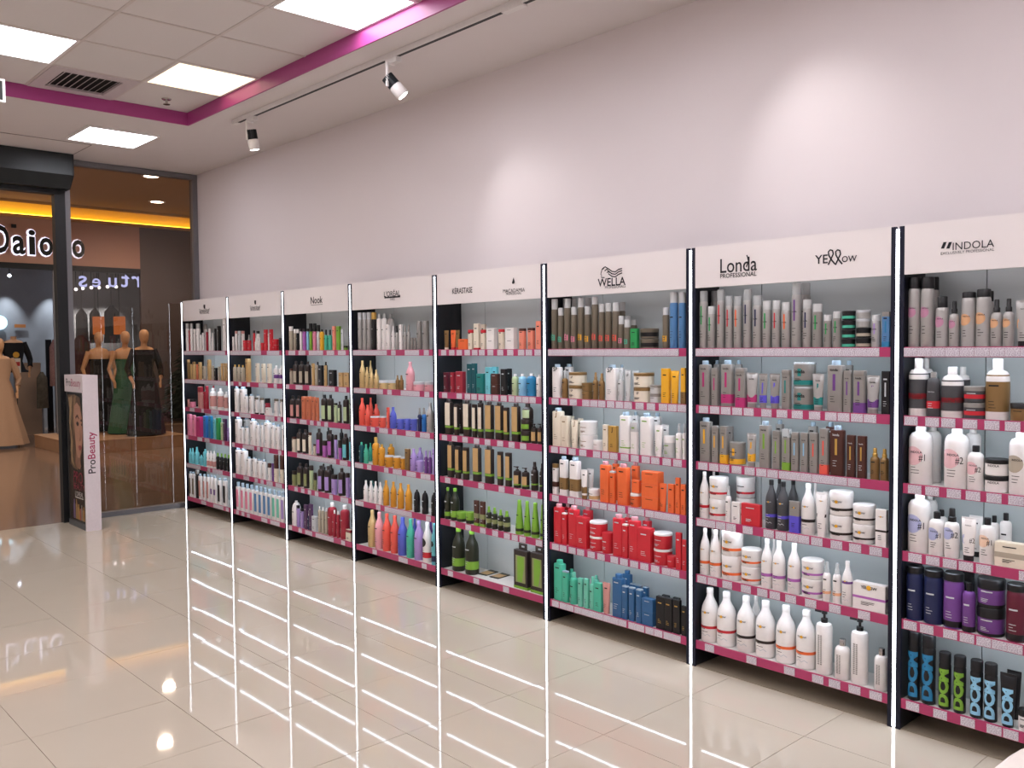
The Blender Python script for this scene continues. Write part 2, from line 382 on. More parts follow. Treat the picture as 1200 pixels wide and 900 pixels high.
def header_prints(k):
    y = -.0135; P = []; cut = {4: 1, 6: 3}.get(k)
    def T(s, a, b, px, bold=0, hs=1.0):           # a, b: left and right pixel, px: baseline pixel row
        A = at(a, px, 1, y); B = at(b, px, 1, y); P.append(text_wall(s, A.x, B.x, (A.z+B.z)/2, y, hs, bold))
    def poly(pts): P.append(flat_from([(at(a, b, 1, y).x, at(a, b, 1, y).z) for a, b in pts], y))
    def stroke(pts, w):
        q = [Vector((at(a, b, 1, y).x, at(a, b, 1, y).z)) for a, b in pts]; V, F = [], []
        for i, p in enumerate(q):
            t = (q[min(i+1, len(q)-1)]-q[max(i-1, 0)]).normalized(); n = Vector((-t.y, t.x))*w/2
            V += [(p.x+n.x, y, p.y+n.y), (p.x-n.x, y, p.y-n.y)]
        for i in range(len(q)-1): F.append((2*i, 2*i+1, 2*i+3, 2*i+2))
        P.append((V, F))
    if k in (0, 1):
        cx, t0, b0 = (239.5, 357, 365.3) if k == 0 else (299, 352, 361.5)
        poly([(cx-1, t0), (cx+1, t0), (cx+1, t0+4.6), (cx-.3, t0+5), (cx-1, t0+3)])
        T('Schwarzkopf', cx-6, cx+6, b0); T('PROFESSIONAL', cx-5.5, cx+5.5, b0+2.6)
    if k == 2: T('Nook', 364, 378, 355.4, .01); stroke([(364.5, 357.6), (378, 356.6)], .003)
    if k == 3: T("L'ORÉAL", 450, 469, 347.2, .008); poly([(450.5, 348), (469, 346.6), (469, 348.4), (450.5, 349.8)]); T('PARIS', 457.5, 462.5, 351.8)
    if k == 4:
        T('KÉRASTASE', 530, 553.5, 343.6, .01, 1.25); T('MACADAMIA', 589.5, 615, 342.4, 0, .95); T('PROFESSIONAL', 593, 611, 345.3)
        poly([(601.8, 325), (602.8, 328.5), (603.2, 331), (602.2, 332.6), (600.4, 332.6), (599.9, 331), (600.6, 329)])
    if k == 5:
        T('WELLA', 700.5, 733, 334.8, .014); T('PROFESSIONALS', 709, 733, 337.6)
        for d, a0 in ((0, 706), (2.8, 708.5), (5.8, 711)):
            stroke([(a0, 315.8+d*.6), (709+d*.8, 312.6+d), (713, 315+d), (717, 318+d), (721, 318.6+d), (725, 315.6+d), (729, 314.6+d*.9)], .006)
        stroke([(708, 313.2), (705.5, 315.5), (704.6, 319), (704, 321.6), (705, 322.4), (704.6, 325), (708.5, 325.4)], .005)
    if k == 6:
        T('Londa', 844, 887, 318.3, .006, 1.15); T('PROFESSIONAL', 844, 886.5, 324.6, .01)
        stroke([(874.5, 313), (877, 306), (876, 301), (875, 299)], .006)
        T('YE', 955, 970, 308.8, .012); T('OW', 986.5, 1004, 306.6, .012)
        for c_ in (0, 8.5):
            stroke([(970.5+c_, 310.5), (974+c_, 303), (976.5+c_, 297.5), (975.6+c_, 293.6), (973+c_, 292.8), (970.8+c_, 295), (971.2+c_, 299), (974+c_, 304), (978.5+c_, 309.5)], .0065)
    if k == 7:
        T('INDOLA', 1116.4, 1165, 291.2, 0.0, 1.02); T('EXCLUSIVELY PROFESSIONAL', 1102.5, 1165, 296.3)
        for a in (0, 6.3): poly([(1102.6+a, 291.4), (1106.4+a, 291.2), (1109.4+a, 283.4), (1105.6+a, 283.8)])
    return [join(*P[:cut]), join(*P[cut:])] if cut else [join(*P)]
for k in range(8):
    u = empty('shelving_unit', (k+.5, .09, 0))
    what = ['plain end unit by the shop window', 'white haircare unit second from the shop window', 'unit of dark brown bottles', 'unit with a row of pastel bottles at the bottom', 'unit of dark bottles with lime details', 'unit with orange and red bottle rows', 'unit with two black logos and white bottles', 'unit cut by the right picture edge'][k]
    tag(u, 'white and black lit shelving unit, %s' % what, 'shelving unit', 'lit shelving units along the wall')
    def R(vf): return shift(vf, -(k+.5), -.09, 0)
    mesh_obj('side_panel', R(box(k-PW, k+PW, 0, .2, 0.0, 2.025)), M_POST, u)
    mesh_obj('post_profile', R(join(box(k-PW, k-.0066, -.012, 0, 0, 2.03), box(k+.0066, k+PW, -.012, 0, 0, 2.03))), M_BLUE, u)
    mesh_obj('post_light', R(box(k-.0066, k+.0066, -.0125, -.001, .006, 2.02)), E_POST, u)
    if k == 7: mesh_obj('side_panel', R(box(k+1-PW, k+1+PW, 0, .2, 0, 2.025)), M_POST, u)
    for a, b in ((k+PW, k+.262), (k+.266, k+.942), (k+.946, k+1-PW)):
        mesh_obj('back_board', R(box(a, b, YB, YB+.012, .10, 1.93)), M_BACK, u)
    mesh_obj('slotted_upright', R(join(box(k+.258, k+.270, YB+.012, YB+.02, .0, 1.93), box(k+.938, k+.950, YB+.012, YB+.02, 0, 1.93))), mat('upright_steel', '6a6c6e', .4, metal=.7), u)
    hd = mesh_obj('header_panel', R(box(k+PW+.0005, k+1-PW-.0005, -.012, .006, 1.838, 2.033)), M_WHITEB, u)
    for hp in header_prints(k): mesh_obj('header_logo', R(hp), mat('black_print', '14141a', .5), hd)
    mesh_obj('under_shelf_shade', R(box(k+PW+.0005, k+1-PW-.0005, -.004, .2, .0006, .004)), mat('taupe_shelf_shade', '8f8473', .5), u)  # thin sheet coloured as the soft shade on the floor under the shelves
    for s in range(6):
        zt = ZS[s]; so = mesh_obj('shelf', box(-.472, .472, -.09, YB-.09, -.03, -.004), M_SHELF, u, (0, 0, zt))
        mesh_obj('price_rail', box(-.472, .472, -.0985, -.0905, -.040, 0), M_RAIL, so)
        if s < 5:
            mesh_obj('shelf_light', box(-.45, .45, -.0895, -.0755, -.0397, -.031), E_SHELF, so)
        xs = []
        if (k, s+1) in TAGS:
            ox, oy, sc, tx = TAGS[(k, s+1)]
            for q in tx.split():
                px = ox+float(q)/sc
                for it in range(2): X = at(px, 450 + (1.57-zt)*FPX/6, 1, -.01).x
                # refine with the true height of the rail
                lo, hi = 200, 950
                for it in range(30):
                    md = (lo+hi)/2
                    if at(px, md, 1, -.01).z > zt-.02: lo = md
                    else: hi = md
                xs.append(at(px, lo, 1, -.01).x+TW/2)
        else:
            r_ = random.Random(k*10+s); n = 18; den = DENS.get(k, [1.0]*6)[s]
            for i in range(n):
                if r_.random() < den: xs.append(k+PW+.0005+TW/2+i*.053)
        if k == 7: xs += [7.52+.08*i for i in range(6)]
        last = -1
        for X in xs:
            if X < last+TW+.0005: X = last+TW+.0005
            if X > k+1-PW-.0005-TW/2: continue
            last = X
            o = mesh_obj('price_tag', tag_me or box(-TW/2, TW/2, -.0008, .0008, -.017, .017), M_TAG, so, (X-(k+.5), -.0995, -.0205)); tag_me = o.data
# ------------------------------------------------------------------ products
PAL = dict(silver=('b0aeab', 'silver'), grey=('8f8b86', 'grey'), dgrey=('47474a', 'dark grey'), black=('151517', 'black'), white=('ebe7e4', 'white'),
 frost=('c6c8c7', 'pale frosted'), icy=('bcd2e2', 'icy blue'), clear=('dfe3e4', 'clear'), cream=('e6dcc8', 'cream'), gold=('c59d50', 'gold'), bronze=('8d6f45', 'bronze'),
 champ=('d8bb84', 'champagne'), amber=('d3922c', 'amber'), yellow=('eaae2c', 'yellow'), orange=('ea6c38', 'orange'), coral=('e95d4d', 'coral'), salmon=('ef9078', 'salmon'),
 red=('cb2b37', 'red'), crimson=('a0293a', 'crimson'), burg=('5c1a2c', 'burgundy'), brown=('4b2a22', 'brown'), dbrown=('2d2320', 'dark brown'), tan=('c6a26e', 'tan'),
 pink=('e78ba6', 'pink'), rose=('e6a3ab', 'rose pink'), dusty=('c98f88', 'dusty pink'), magenta=('b93272', 'magenta'), orchid=('b167b5', 'orchid'), lilac=('a88fcb', 'lilac'),
 violet=('5b50c6', 'violet'), purple=('70428a', 'purple'), plum=('4d2e54', 'plum'), navy=('20284e', 'navy'), blue=('2c70b8', 'blue'), sblue=('5585b6', 'steel blue'), dsblue=('2f5f8c', 'deep blue'),
 peri=('5a64c4', 'periwinkle'), sky=('8cc4e2', 'sky blue'), ocean=('2a80ae', 'ocean blue'), aqua=('6fc3cd', 'aqua'), mint=('4cb798', 'mint green'), sea=('6fc4ab', 'sea green'),
 teal=('1f807c', 'teal'), dteal=('0f5159', 'dark teal'), green=('2f9a55', 'green'), lime=('7dad3a', 'lime green'), olive=('8d9463', 'olive'), dolive=('24281a', 'dark olive'), pgreen=('b7c99d', 'pale green'),
 greige=('b1a694', 'greige'), taupe=('716859', 'taupe'), terra=('c8714f', 'terracotta'), chrome=('b9b7b4', 'chrome'), peach=('f0b48c', 'peach'), pinkc=('e8a6ac', 'translucent pink'), paleg=('c9cdd0', 'pale grey'), mauve=('c48ba6', 'mauve pink'), apricot=('dcaa80', 'apricot'), blush=('ecc0c4', 'blush pink'), lav=('b3b9de', 'pale lavender'), peachy=('f2cfb4', 'pale peach'))
def pm(c):
    if c in ('clear',): return mat('p_clear', 'd4d8d8', .25, alpha=.55)
    if c in ('icy', 'pinkc'): return mat('p_'+c, PAL[c][0], .2, trans=.35, ior=1.3)
    if c == 'chrome': return mat('p_chrome', PAL[c][0], .15, metal=1)
    if c in ('gold', 'bronze', 'champ'): return mat('p_'+c, PAL[c][0], .35, metal=.35)
    if c == 'silver': return mat('p_silver', PAL[c][0], .36, metal=.35)
    return mat('p_'+c, PAL[c][0], .36)
KW = dict(can='aerosol can', bot='bottle', fla='long-necked bottle', sq='square-shouldered bottle', blk='slim bottle', tube='tube', jar='jar', box='carton', pump='pump bottle', spr='spray bottle', cone='conical bottle', dome='domed bottle')
CW = dict(can='spray can', bot='bottle', fla='bottle', sq='bottle', blk='bottle', tube='tube', jar='jar', box='carton', pump='bottle', spr='bottle', cone='bottle', dome='bottle')
NW = dict(can='aerosol_can', bot='round_bottle', fla='flask_bottle', sq='square_bottle', blk='slim_bottle', tube='cream_tube', jar='cosmetic_jar', box='product_carton', pump='pump_bottle', spr='spray_bottle', cone='conical_bottle', dome='domed_bottle')
PN = dict(box=6, jar=2, sq=5, blk=6)

def section(kind, o):
    """profile of the body (fraction of width, fraction of height) and of the cap"""
    asp = o['w']/o['h']; ch = o['ch']; top = 1-ch
    if kind == 'can': return [(.9,0),(1,.012),(1,top-.09*asp*3),(.93,top-.03*asp*3),(.84,top)], [(o['cr'],top-.004),(o['cr'],.985),(o['cr']*.9,1)]
    if kind == 'bot':
        s = min(.4, .42*asp); return [(.92,0),(1,.02),(1,top-s),(.94,top-s*.6),(.76,top-s*.25),(.5,top-.02),(.42,top)], [(.44,top-.005),(.44,.985),(.4,1)]
    if kind == 'fla': return [(.9,0),(1,.02),(1,.5),(.985,.57),(.92,.64),(.78,.71),(.58,.77),(.42,.83),(.36,.9)], [(.36,.895),(.4,.9),(.4,.985),(.36,1)]
    if kind == 'cone': return [(.95,0),(1,.02),(1,.2),(.9,.35),(.62,.72),(.5,.85)], [(.5,.845),(.47,.98),(.42,1)]
    if kind == 'dome': return [(.92,0),(1,.02),(1,.55),(.95,.7),(.8,.83),(.5,.92)], [(.3,.9),(.3,1)]
    if kind == 'sq':
        s = .1*asp; return [(.97,0),(1,.012),(1,top-s),(.95,top-s*.3),(.8,top)], None
    if kind == 'blk': return [(.97,0),(1,.012),(1,top-.006),(.97,top-.004)], [(.97,top-.004),(1,top),(1,.985),(.95,1)]
    if kind == 'jar': return [(.93,0),(1,.05),(1,top)], [(1.03,top),(1.03,.96),(.97,1)]
    if kind == 'spr':
        return [(.92,0),(1,.02),(1,.62),(.9,.69),(.55,.73)], [(.56,.725),(.56,.82),(.42,.84),(.4,.985),(.34,1)]
    if kind == 'pump': return [(.92,0),(1,.02),(1,.74),(.9,.785),(.5,.81)], None
def rf_at(prof, zf):
    for (a, x), (b, y) in zip(prof, prof[1:]):
        if x <= zf <= y: return a+(b-a)*(zf-x)/max(1e-6, y-x)
    return prof[-1][0]
_cnt = {}; ITEMS = []
def build(kind, cx, cy, zb, w, d, h, o, name=None):
    t = empty(name or NW[kind], (cx, cy, zb)); n = o.get('n_') or PN.get(kind, 2); col = pm(o['col']); cap = pm(o['cap'])
    o['w'], o['h'] = w, h
    big = w > .03 and o['unit'] >= 4
    seg = 22 if o['unit'] >= 4 else 14
    if kind == 'box':
        mesh_obj('carton_body', cbox(w, d, h), col, t); prof = [(1, 0), (1, 1)]
        # closing flap line on the lid
        mesh_obj('lid_flap', shift(cbox(w*.96, d*.9, .0012, .0003), dz=h), col, t)
    elif kind == 'tube':
        c0 = o['ch']*h
        mesh_obj('cap', loft([(w*.66, d*.96, 2, 0), (w*.68, d, 2, .002), (w*.68, d, 2, c0)], seg), cap, t, smooth=True)
        rs = [(w*.66, d*.95, 2, c0), (w*.72, d*.98, 2, c0+.004), (w*.82, d*.8, 2, h*.45), (w*.94, d*.4, 2, h*.78), (w, .005, 2.5, h*.94), (w, .003, 3, h*.945), (w, .003, 3, h)]
        mesh_obj('body', loft(rs, seg), col, t, smooth=True)
        prof = [(.72, 0), (.82, .45), (.94, .78), (1, 1)]
    else:
        prof, cp = section(kind, o)
        mesh_obj('body', loft([(w*r_, d*r_, n, z*h) for r_, z in prof], seg), col, t, smooth=True)
        if cp: mesh_obj('cap' if kind != 'jar' else 'lid', loft([(w*r_, d*r_, n, z*h) for r_, z in cp], seg), cap, t, smooth=True)
        if kind == 'sq':
            cd = min(w*.56, d*.9); mesh_obj('cap', loft([(cd, cd, 2, h*(1-o['ch'])-.001), (cd, cd, 2, h-.003), (cd*.92, cd*.92, 2, h)], 14), cap, t, smooth=True)
        if kind == 'pump':
            mesh_obj('collar', loft([(w*.42, w*.42, 2, h*.8), (w*.42, w*.42, 2, h*.87)], 12), cap, t)
            mesh_obj('pump_head', join(loft([(w*.16, w*.16, 2, h*.86), (w*.16, w*.16, 2, h*.95)], 8), loft([(w*.36, w*.36, 2, h*.945), (w*.36, w*.36, 2, h)], 10), box(-w*.62, -w*.1, -w*.07, w*.07, h*.955, h*.99)), cap, t)
        if kind == 'can' and o['cap'] in ('clear',):
            mesh_obj('nozzle', loft([(w*.34, w*.34, 2, h*(1-o['ch'])), (w*.3, w*.3, 2, h*(1-o['ch']*.45))], 10), pm('paleg'), t)
    def surf(u, z, e=.0005):
        zf = max(0, min(1, z/h)); r_ = rf_at(prof, zf)
        if kind == 'box': return (u, -d/2-e, z)
        if kind == 'tube':
            dd = d*.98+(.004-d*.98)*min(1, max(0, (zf-o['ch'])/(.94-o['ch']))); W = w*r_
            q = max(0, 1-abs(2*u/W)**2)**.5
            return (u, -dd/2*q-e-.0006, z)
        W, D = w*r_+2*e, d*r_+2*e; q = min(.999, abs(2*u/W))
        return (u, -(D/2)*(1-q**n)**(1/n)-e*.3, z)
    for (c_, a, b) in o['bands']:
        e = .0012
        if kind == 'box': mesh_obj('band', join(box(-w/2-e*.3, w/2+e*.3, -d/2-e*.3, d/2+e*.3, a*h+.0006, b*h-.0006)), pm(c_), t)
        elif kind == 'tube':
            def tr(zf):
                k = min(1, max(0, (zf-o['ch'])/(.94-o['ch']))); return (w*rf_at(prof, zf)+e, d*.98+(.004-d*.98)*k+e+.0016, 2, zf*h)
            mesh_obj('band', loft([tr(a+(b-a)*i/3) for i in range(4)], seg), pm(c_), t, smooth=True)
        else: mesh_obj('band', loft([(w*rf_at(prof, a+(b-a)*i/4)+e, d*rf_at(prof, a+(b-a)*i/4)+e, n, h*(a+(b-a)*i/4)) for i in range(5)], seg), pm(c_), t, smooth=True)
    ws = w*rf_at(prof, .4)
    def patch(nm, pts, faces, c_, e=.0007):
        mesh_obj(nm, ([surf(u, z, e) for u, z in pts], faces), pm(c_), t)
    def rect(u0, u1, z0, z1, nu=5):
        nz = 4
        P = [(u0+(u1-u0)*i/nu, z0+(z1-z0)*j/nz) for j in range(nz+1) for i in range(nu+1)]
        F = [(j*(nu+1)+i, j*(nu+1)+i+1, (j+1)*(nu+1)+i+1, (j+1)*(nu+1)+i) for j in range(nz) for i in range(nu)]
        return P, F
    for (c_, a, b) in o['labs']: patch('label', *rect(-ws*.44, ws*.44, a*h, b*h, 8), c_)
    if o['bar']:
        P, F = rect(-ws*.09, ws*.09, h*.42, h*.74, 2); patch('stripe', P, F, o['bar'], .0009)
    if o['disc']:
        R_ = ws*.43; zc = h*.5; uc = -ws*.16
        P = [(uc, zc)]; F = []
        for k_ in (1, 2, 3): P += [(uc+R_*k_/3*math.cos(a*math.pi/10), zc+R_*k_/3*math.sin(a*math.pi/10)) for a in range(20)]
        for a in range(20):
            F.append((0, 1+a, 1+(a+1) % 20))
            for k_ in (0, 1): F.append((1+20*k_+a, 21+20*k_+a, 21+20*k_+(a+1) % 20, 1+20*k_+(a+1) % 20))
        P = [(max(-ws*.48, min(ws*.48, u)), z) for u, z in P]
        patch('printed_disc', P, F, o['disc'])
    dark = 'black' if o['col'] not in ('black', 'dgrey', 'navy', 'burg', 'brown', 'dbrown', 'plum', 'dolive', 'dteal', 'purple', 'dsblue', 'crimson', 'red') else 'paleg'
    pc = o['pc'] or dark
    if o['dcm']:
        v, f, tw = text2d('DCM', .055); L_ = h*.66; k_ = L_/tw; hh = ws*.74; sc_ = hh
        pts = [(-(y*sc_)+hh/2, x*k_) for x, y in v]; pts, f = cut2d((pts, f), ws/9)
        f = [tuple(q) for q in f]
        mesh_obj('lettering', ([surf(u, z+h*.06, .0011 if kind != 'tube' else .0045) for u, z in pts], f), pm(o['dcm']), t)
    elif o['np'] is None and w > .012 and h > .03:
        P, F = [], []; r_ = random.Random(int(cx*997)+int(zb*77)+int(w*9999))
        def addr(u0, u1, z0, z1):
            b0 = len(P); p_, f_ = rect(u0, u1, z0, z1, 2)
            P.extend(p_); F.extend(tuple(i+b0 for i in q) for q in f_)
        zt = .8 if kind in ('sq', 'blk', 'tube', 'box') else .55
        if o['text']:
            v, f, tw = text2d(o['text'], .02); k_ = min(ws*o.get('ts', .5)/tw, h*.16)
            pts = [(-tw*k_/2+a*k_, b*k_+h*o.get('tz', zt)) for a, b in v]; b0 = len(P)
            mesh_obj('brand_print', ([surf(a, b, .0015) for a, b in pts], f), pm(pc), t)
        elif not o.get('vt'):
            pp_, ff_ = rect(-ws*.24, ws*.2, h*zt, h*zt+min(.006, h*.04), 2); mesh_obj('brand_print', ([surf(a, b, .0015) for a, b in pp_], ff_), pm(pc), t)
        if o['text'] == 'YELLOW':
            zc = h*o.get('tz', zt)+ws*.04; R_ = ws*.075
            mesh_obj('logo_dot', ([surf(R_*math.cos(a*math.pi/6), zc+R_*math.sin(a*math.pi/6), .0019) for a in range(12)], [tuple(range(12))]), pm('yellow'), t)
            if kind == 'fla':
                zz = h*.12; pts_ = [(-.3, 0), (-.15, .1), (0, 0), (.15, .1), (.3, 0)]; V_, F_ = [], []
                for a, b in pts_: V_ += [surf(a*ws, zz+b*ws*1.1, .0013), surf(a*ws, zz+b*ws*1.1+ws*.045, .0013)]
                for i in range(4): F_.append((2*i, 2*i+2, 2*i+3, 2*i+1))
                mesh_obj('zigzag_print', (V_, F_), pm('paleg'), t)
        if o.get('vt'):
            V_, F_ = [], []
            for j in range(16):
                for u0, u1 in ((-.2, -.06), (0, .1)):
                    b0 = len(V_); z0_ = h*(.16+j*.03); V_ += [surf(ws*u0, z0_, .0013), surf(ws*u1, z0_, .0013), surf(ws*u1, z0_+h*.018, .0013), surf(ws*u0, z0_+h*.018, .0013)]; F_.append((b0, b0+1, b0+2, b0+3))
            mesh_obj('column_print', (V_, F_), pm('grey'), t)
        if o['num']:
            v, f, tw = text2d(o['num']); k_ = h*.12
            mesh_obj('number', ([surf(ws*.12+a*k_*.6, b*k_+h*.42, .0015) for a, b in v], f), pm(pc), t)
        if h > .07 and not o.get('vt'):
            for q in range(3): addr(-ws*.24, -ws*.24+ws*r_.uniform(.2, .42), h*(.3-.05*q), h*(.3-.05*q)+.0022)
        pts, f = (P, F)
        if pts: mesh_obj('print', ([surf(u, z, .0015) for u, z in pts], f), pm(pc), t)
    ITEMS.append((t, kind, o))
    return t

# opts: r2/r3 back rows, n=k stacked, b= stripe, d= disc, w=colour:a:b band, l=colour:a:b front label, t= lettering, x= number, ch= cap share, q= depth/width, zb= base pixel, L= vertical lettering
DEFCH = dict(can=.18, bot=.12, sq=.085, blk=.13, tube=.13, jar=.3, fla=.1, cone=.15, dome=.08, spr=.28, pump=.2, box=0)
DEFQ = dict(sq=.6, blk=.65, tube=.5, box=.45)
def solve(px0, px1, pyt, yf, kind, q):
    if kind in ('sq', 'blk', 'tube', 'box'):
        x0 = at(px0, pyt, 1, yf).x; x1 = at(px1, pyt, 1, yf).x
        g = (x1-at(px1, pyt, 1, yf+.05).x)/.05; w = max(.016, (x1-x0)/(1+g*q)); d = max(.012, min(.088, q*w))
        return x0+w/2, yf+d/2, w, d
    c = (px0+px1)/2; r = .03
    for _ in range(8):
        p = at(c, pyt, 1, yf+r); D = math.hypot(p.x-CAM[0], p.y-CAM[1])
        a, b = ray(px0, pyt), ray(px1, pyt); ang = abs(math.atan2(a.x, a.y)-math.atan2(b.x, b.y)); r = max(.007, min(.075, D*math.tan(ang/2)))
    return p.x, p.y, 2*r, 2*r
def place(unit, shelf, lines, ox, oy, s):
    zs = ZS[shelf-1]-.0038; todo = []
    for ln in lines.strip().split('\n'):
        for it in ln.split(';'):
            f = it.split()
            if not f: continue
            kind = f[0]; a, b, yt = float(f[1]), float(f[2]), float(f[3]); col = f[4]
            o = dict(col=col, cap=col, bands=[], labs=[], bar=None, disc=None, text=None, num=None, dcm=None, np=None, pc=None, unit=unit, shelf=shelf, ch=DEFCH[kind], cr=.93, row=1, n=1)
            q = DEFQ.get(kind, 1); rest = f[5:]; zb = None; yf = .006
            if rest and '=' not in rest[0] and rest[0] in PAL: o['cap'] = rest.pop(0)
            for op in rest:
                if op in ('r2', 'r3', 'r4'): o['row'] = int(op[1])
                elif op == 'vt': o['vt'] = 1
                elif op == 'np': o['np'] = 1
                else:
                    k_, v_ = op.split('=')
                    if k_ == 'n': o['n'] = int(v_)
                    elif k_ == 'b': o['bar'] = v_
                    elif k_ == 'd': o['disc'] = v_
                    elif k_ in 'wl':
                        c_, p_, q_ = v_.split(':'); o['bands' if k_ == 'w' else 'labs'].append((c_, float(p_), float(q_)))
                    elif k_ == 't': o['text'] = v_
                    elif k_ == 'x': o['num'] = v_
                    elif k_ == 'ch': o['ch'] = float(v_)
                    elif k_ == 'cr': o['cr'] = float(v_)
                    elif k_ == 'q': q = float(v_)
                    elif k_ == 'zb': zb = float(v_)
                    elif k_ == 'L': o['dcm'] = v_
                    elif k_ == 'p': o['pc'] = v_
                    elif k_ == 'z': o['tz'] = float(v_)
                    elif k_ == 's': o['ts'] = float(v_)
                    elif k_ == 'y': yf = float(v_)
            if o['row'] > 1: yf = {2: .1, 3: .118, 4: .14}[o['row']]
            px0, px1, py = ox+a/s, ox+b/s, oy+yt/s
            cx, cy, w, d = solve(px0, px1, py, yf, kind, q)
            if o['row'] > 1 and cy+d/2 > YB-.002: 
                d = min(d, .088) if kind in ('sq', 'blk', 'tube', 'box') else d
                if kind not in ('sq', 'blk', 'tube', 'box') and d > .088: d = w = .088
                cy = YB-.003-d/2
            lim0, lim1 = unit+PW+.0015, unit+1-PW-.0015
            cx = max(lim0+w/2, min(lim1-w/2, cx)) if lim1-lim0 > w else cx
            z0 = zs if zb is None else at((px0+px1)/2, oy+zb/s, 1, cy).z
            zt = at((px0+px1)/2, py, 1, cy if kind != 'box' else cy-d/2).z
            if shelf > 1 or True: zt = min(zt, (ZS[shelf-2]-.045) if shelf > 1 else 1.99)
            h = max(.02, (zt-z0)/o['n'])
            todo.append(dict(kind=kind, cx=cx, cy=cy, z0=z0, h=h, w=w, d=d, o=o, round=kind not in ('sq', 'blk', 'tube', 'box')))
    # neighbours may touch but not run into each other
    def yov(p, q): return min(p['cy']+p['d']/2, q['cy']+q['d']/2)-max(p['cy']-p['d']/2, q['cy']-q['d']/2) > .001
    def zov(p, q): return min(p['z0']+p['h']*p['o']['n'], q['z0']+q['h']*q['o']['n'])-max(p['z0'], q['z0']) > .004
    todo.sort(key=lambda p: p['cx'])
    prs = [(p, q) for i, p in enumerate(todo) for q in todo[i+1:i+7] if yov(p, q) and zov(p, q)]
    for it in range(40):
        for p, q in prs:
            ov = (p['w']+q['w'])/2+.0012-(q['cx']-p['cx'])
            if ov > 0:
                m = min(ov*.25, .004)
                p['cx'] -= m; q['cx'] += m
        for p in todo: p['cx'] = max(unit+PW+.0015+p['w']/2, min(unit+1-PW-.0015-p['w']/2, p['cx']))
        if it % 8 == 7:
            for p, q in prs:
                ov = (p['w']+q['w'])/2+.001-(q['cx']-p['cx'])
                if ov > 0:
                    for e in (p, q):
                        nw = max(.012, e['w']-ov*.55)
                        if e['round']: e['cy'] -= (e['d']-nw)/2 if e['o']['row'] == 1 else 0; e['d'] = nw
                        e['w'] = nw
    for p in todo:
        o = p['o']
        for k_ in range(o['n']):
            oo = dict(o); oo['stack'] = (k_, o['n']) if o['n'] > 1 else None
            build(p['kind'], p['cx'], p['cy'], p['z0']+k_*p['h']+.0004, p['w'], p['d'], p['h']-.0012, oo)

ORD = ['first', 'second', 'third', 'fourth', 'fifth', 'sixth', 'seventh', 'eighth', 'ninth', 'tenth', 'eleventh', 'twelfth', 'thirteenth', 'fourteenth', 'fifteenth']
def label_all():
    by = {}
    for t, kind, o in ITEMS:
        c = PAL[o['col']][1]; kw = KW[kind]
        if o['dcm']: acc = ' with %s lettering' % PAL[o['dcm']][1]
        elif o['bands']: acc = ' with %s band' % PAL[o['bands'][0][0]][1]
        elif o['bar']: acc = ' with %s stripe' % PAL[o['bar']][1]
        elif o['disc']: acc = ' with %s spot' % PAL[o['disc']][1]
        elif o['labs']: acc = ' with %s label' % PAL[o['labs'][0][0]][1]
        elif o['cap'] != o['col']: acc = ' with %s %s' % (PAL[o['cap']][1], 'lid' if kind == 'jar' else 'cap')
        else: acc = ''
        st = ''
        if o['stack']: st = {0: 'bottom ', o['stack'][1]-1: 'top '}.get(o['stack'][0], ORD[o['stack'][0]]+'-up ')+'stacked '
        desc = (('back-row ' if o['row'] > 1 else '')+st+c+' '+kw+acc)
        t['category'] = CW[kind]; t['group'] = '%s products on the %s shelf of the %s unit' % (CW[kind], SN[o['shelf']-1], UN[o['unit']])
        by.setdefault((o['unit'], o['shelf'], desc), []).append(t)
    for (u, s, desc), ts in by.items():
        ts.sort(key=lambda q: q.location.x)
        for i, t in enumerate(ts):
            pre = '' if len(ts) == 1 else ('leftmost ' if i == 0 else 'rightmost ' if i == len(ts)-1 else (ORD[i]+'-from-left '))
            t['label'] = '%s%s, %s shelf, %s shelving unit' % (pre, desc, SN[s-1], UN[u])
B_ = ' w=dgrey:.14:.74 w=red:.3:.4 np'
place(7, 1, '''
can 90 153 305 silver black ch=.16 cr=.97 d=mauve t=INDOLA;can 155 222 305 silver black ch=.16 cr=.97 d=mauve t=INDOLA;can 195 250 305 silver black r2
can 232 298 398 silver black ch=.22 cr=.75 d=mauve t=INDOLA;spr 296 348 420 silver black d=mauve t=INDOLA;can 357 430 377 silver black ch=.1 d=apricot t=INDOLA;can 428 503 363 silver black ch=.13 d=apricot t=INDOLA
can 470 512 372 silver black r2;spr 492 552 412 silver black d=apricot t=INDOLA;spr 555 612 408 silver black d=apricot t=INDOLA;tube 610 705 415 silver black d=apricot t=INDOLA''', 1040, 250, 4.094)
place(7, 2, '''
bot 90 187 675 white white ch=.17%s;bot 150 222 685 white white ch=.17 r2%s;bot 186 254 760 dgrey grey w=red:.2:.36 t=INDOLA;bot 258 367 735 white white ch=.15%s
bot 330 397 735 white white ch=.15 r2%s;jar 368 475 828 dgrey grey n=2 w=red:.25:.5 ch=.28;bot 472 590 680 white white ch=.17 w=bronze:.14:.74;jar 590 690 909 bronze black''' % (B_, B_, B_, B_), 1040, 250, 4.094)
place(7, 3, '''
bot 100 222 158 white white ch=.075 d=blush t=INDOLA x=#1;bot 185 272 165 white white ch=.075 r2;bot 287 415 170 white white ch=.075 d=blush t=INDOLA x=#2;bot 390 472 175 white white ch=.075 r2
bot 402 488 265 white black ch=.14 d=blush t=INDOLA x=#2;jar 490 612 330 white black n=2 ch=.28 t=INDOLA;bot 612 730 190 white white ch=.075 d=greige t=INDOLA''', 1040, 460, 4.2875)
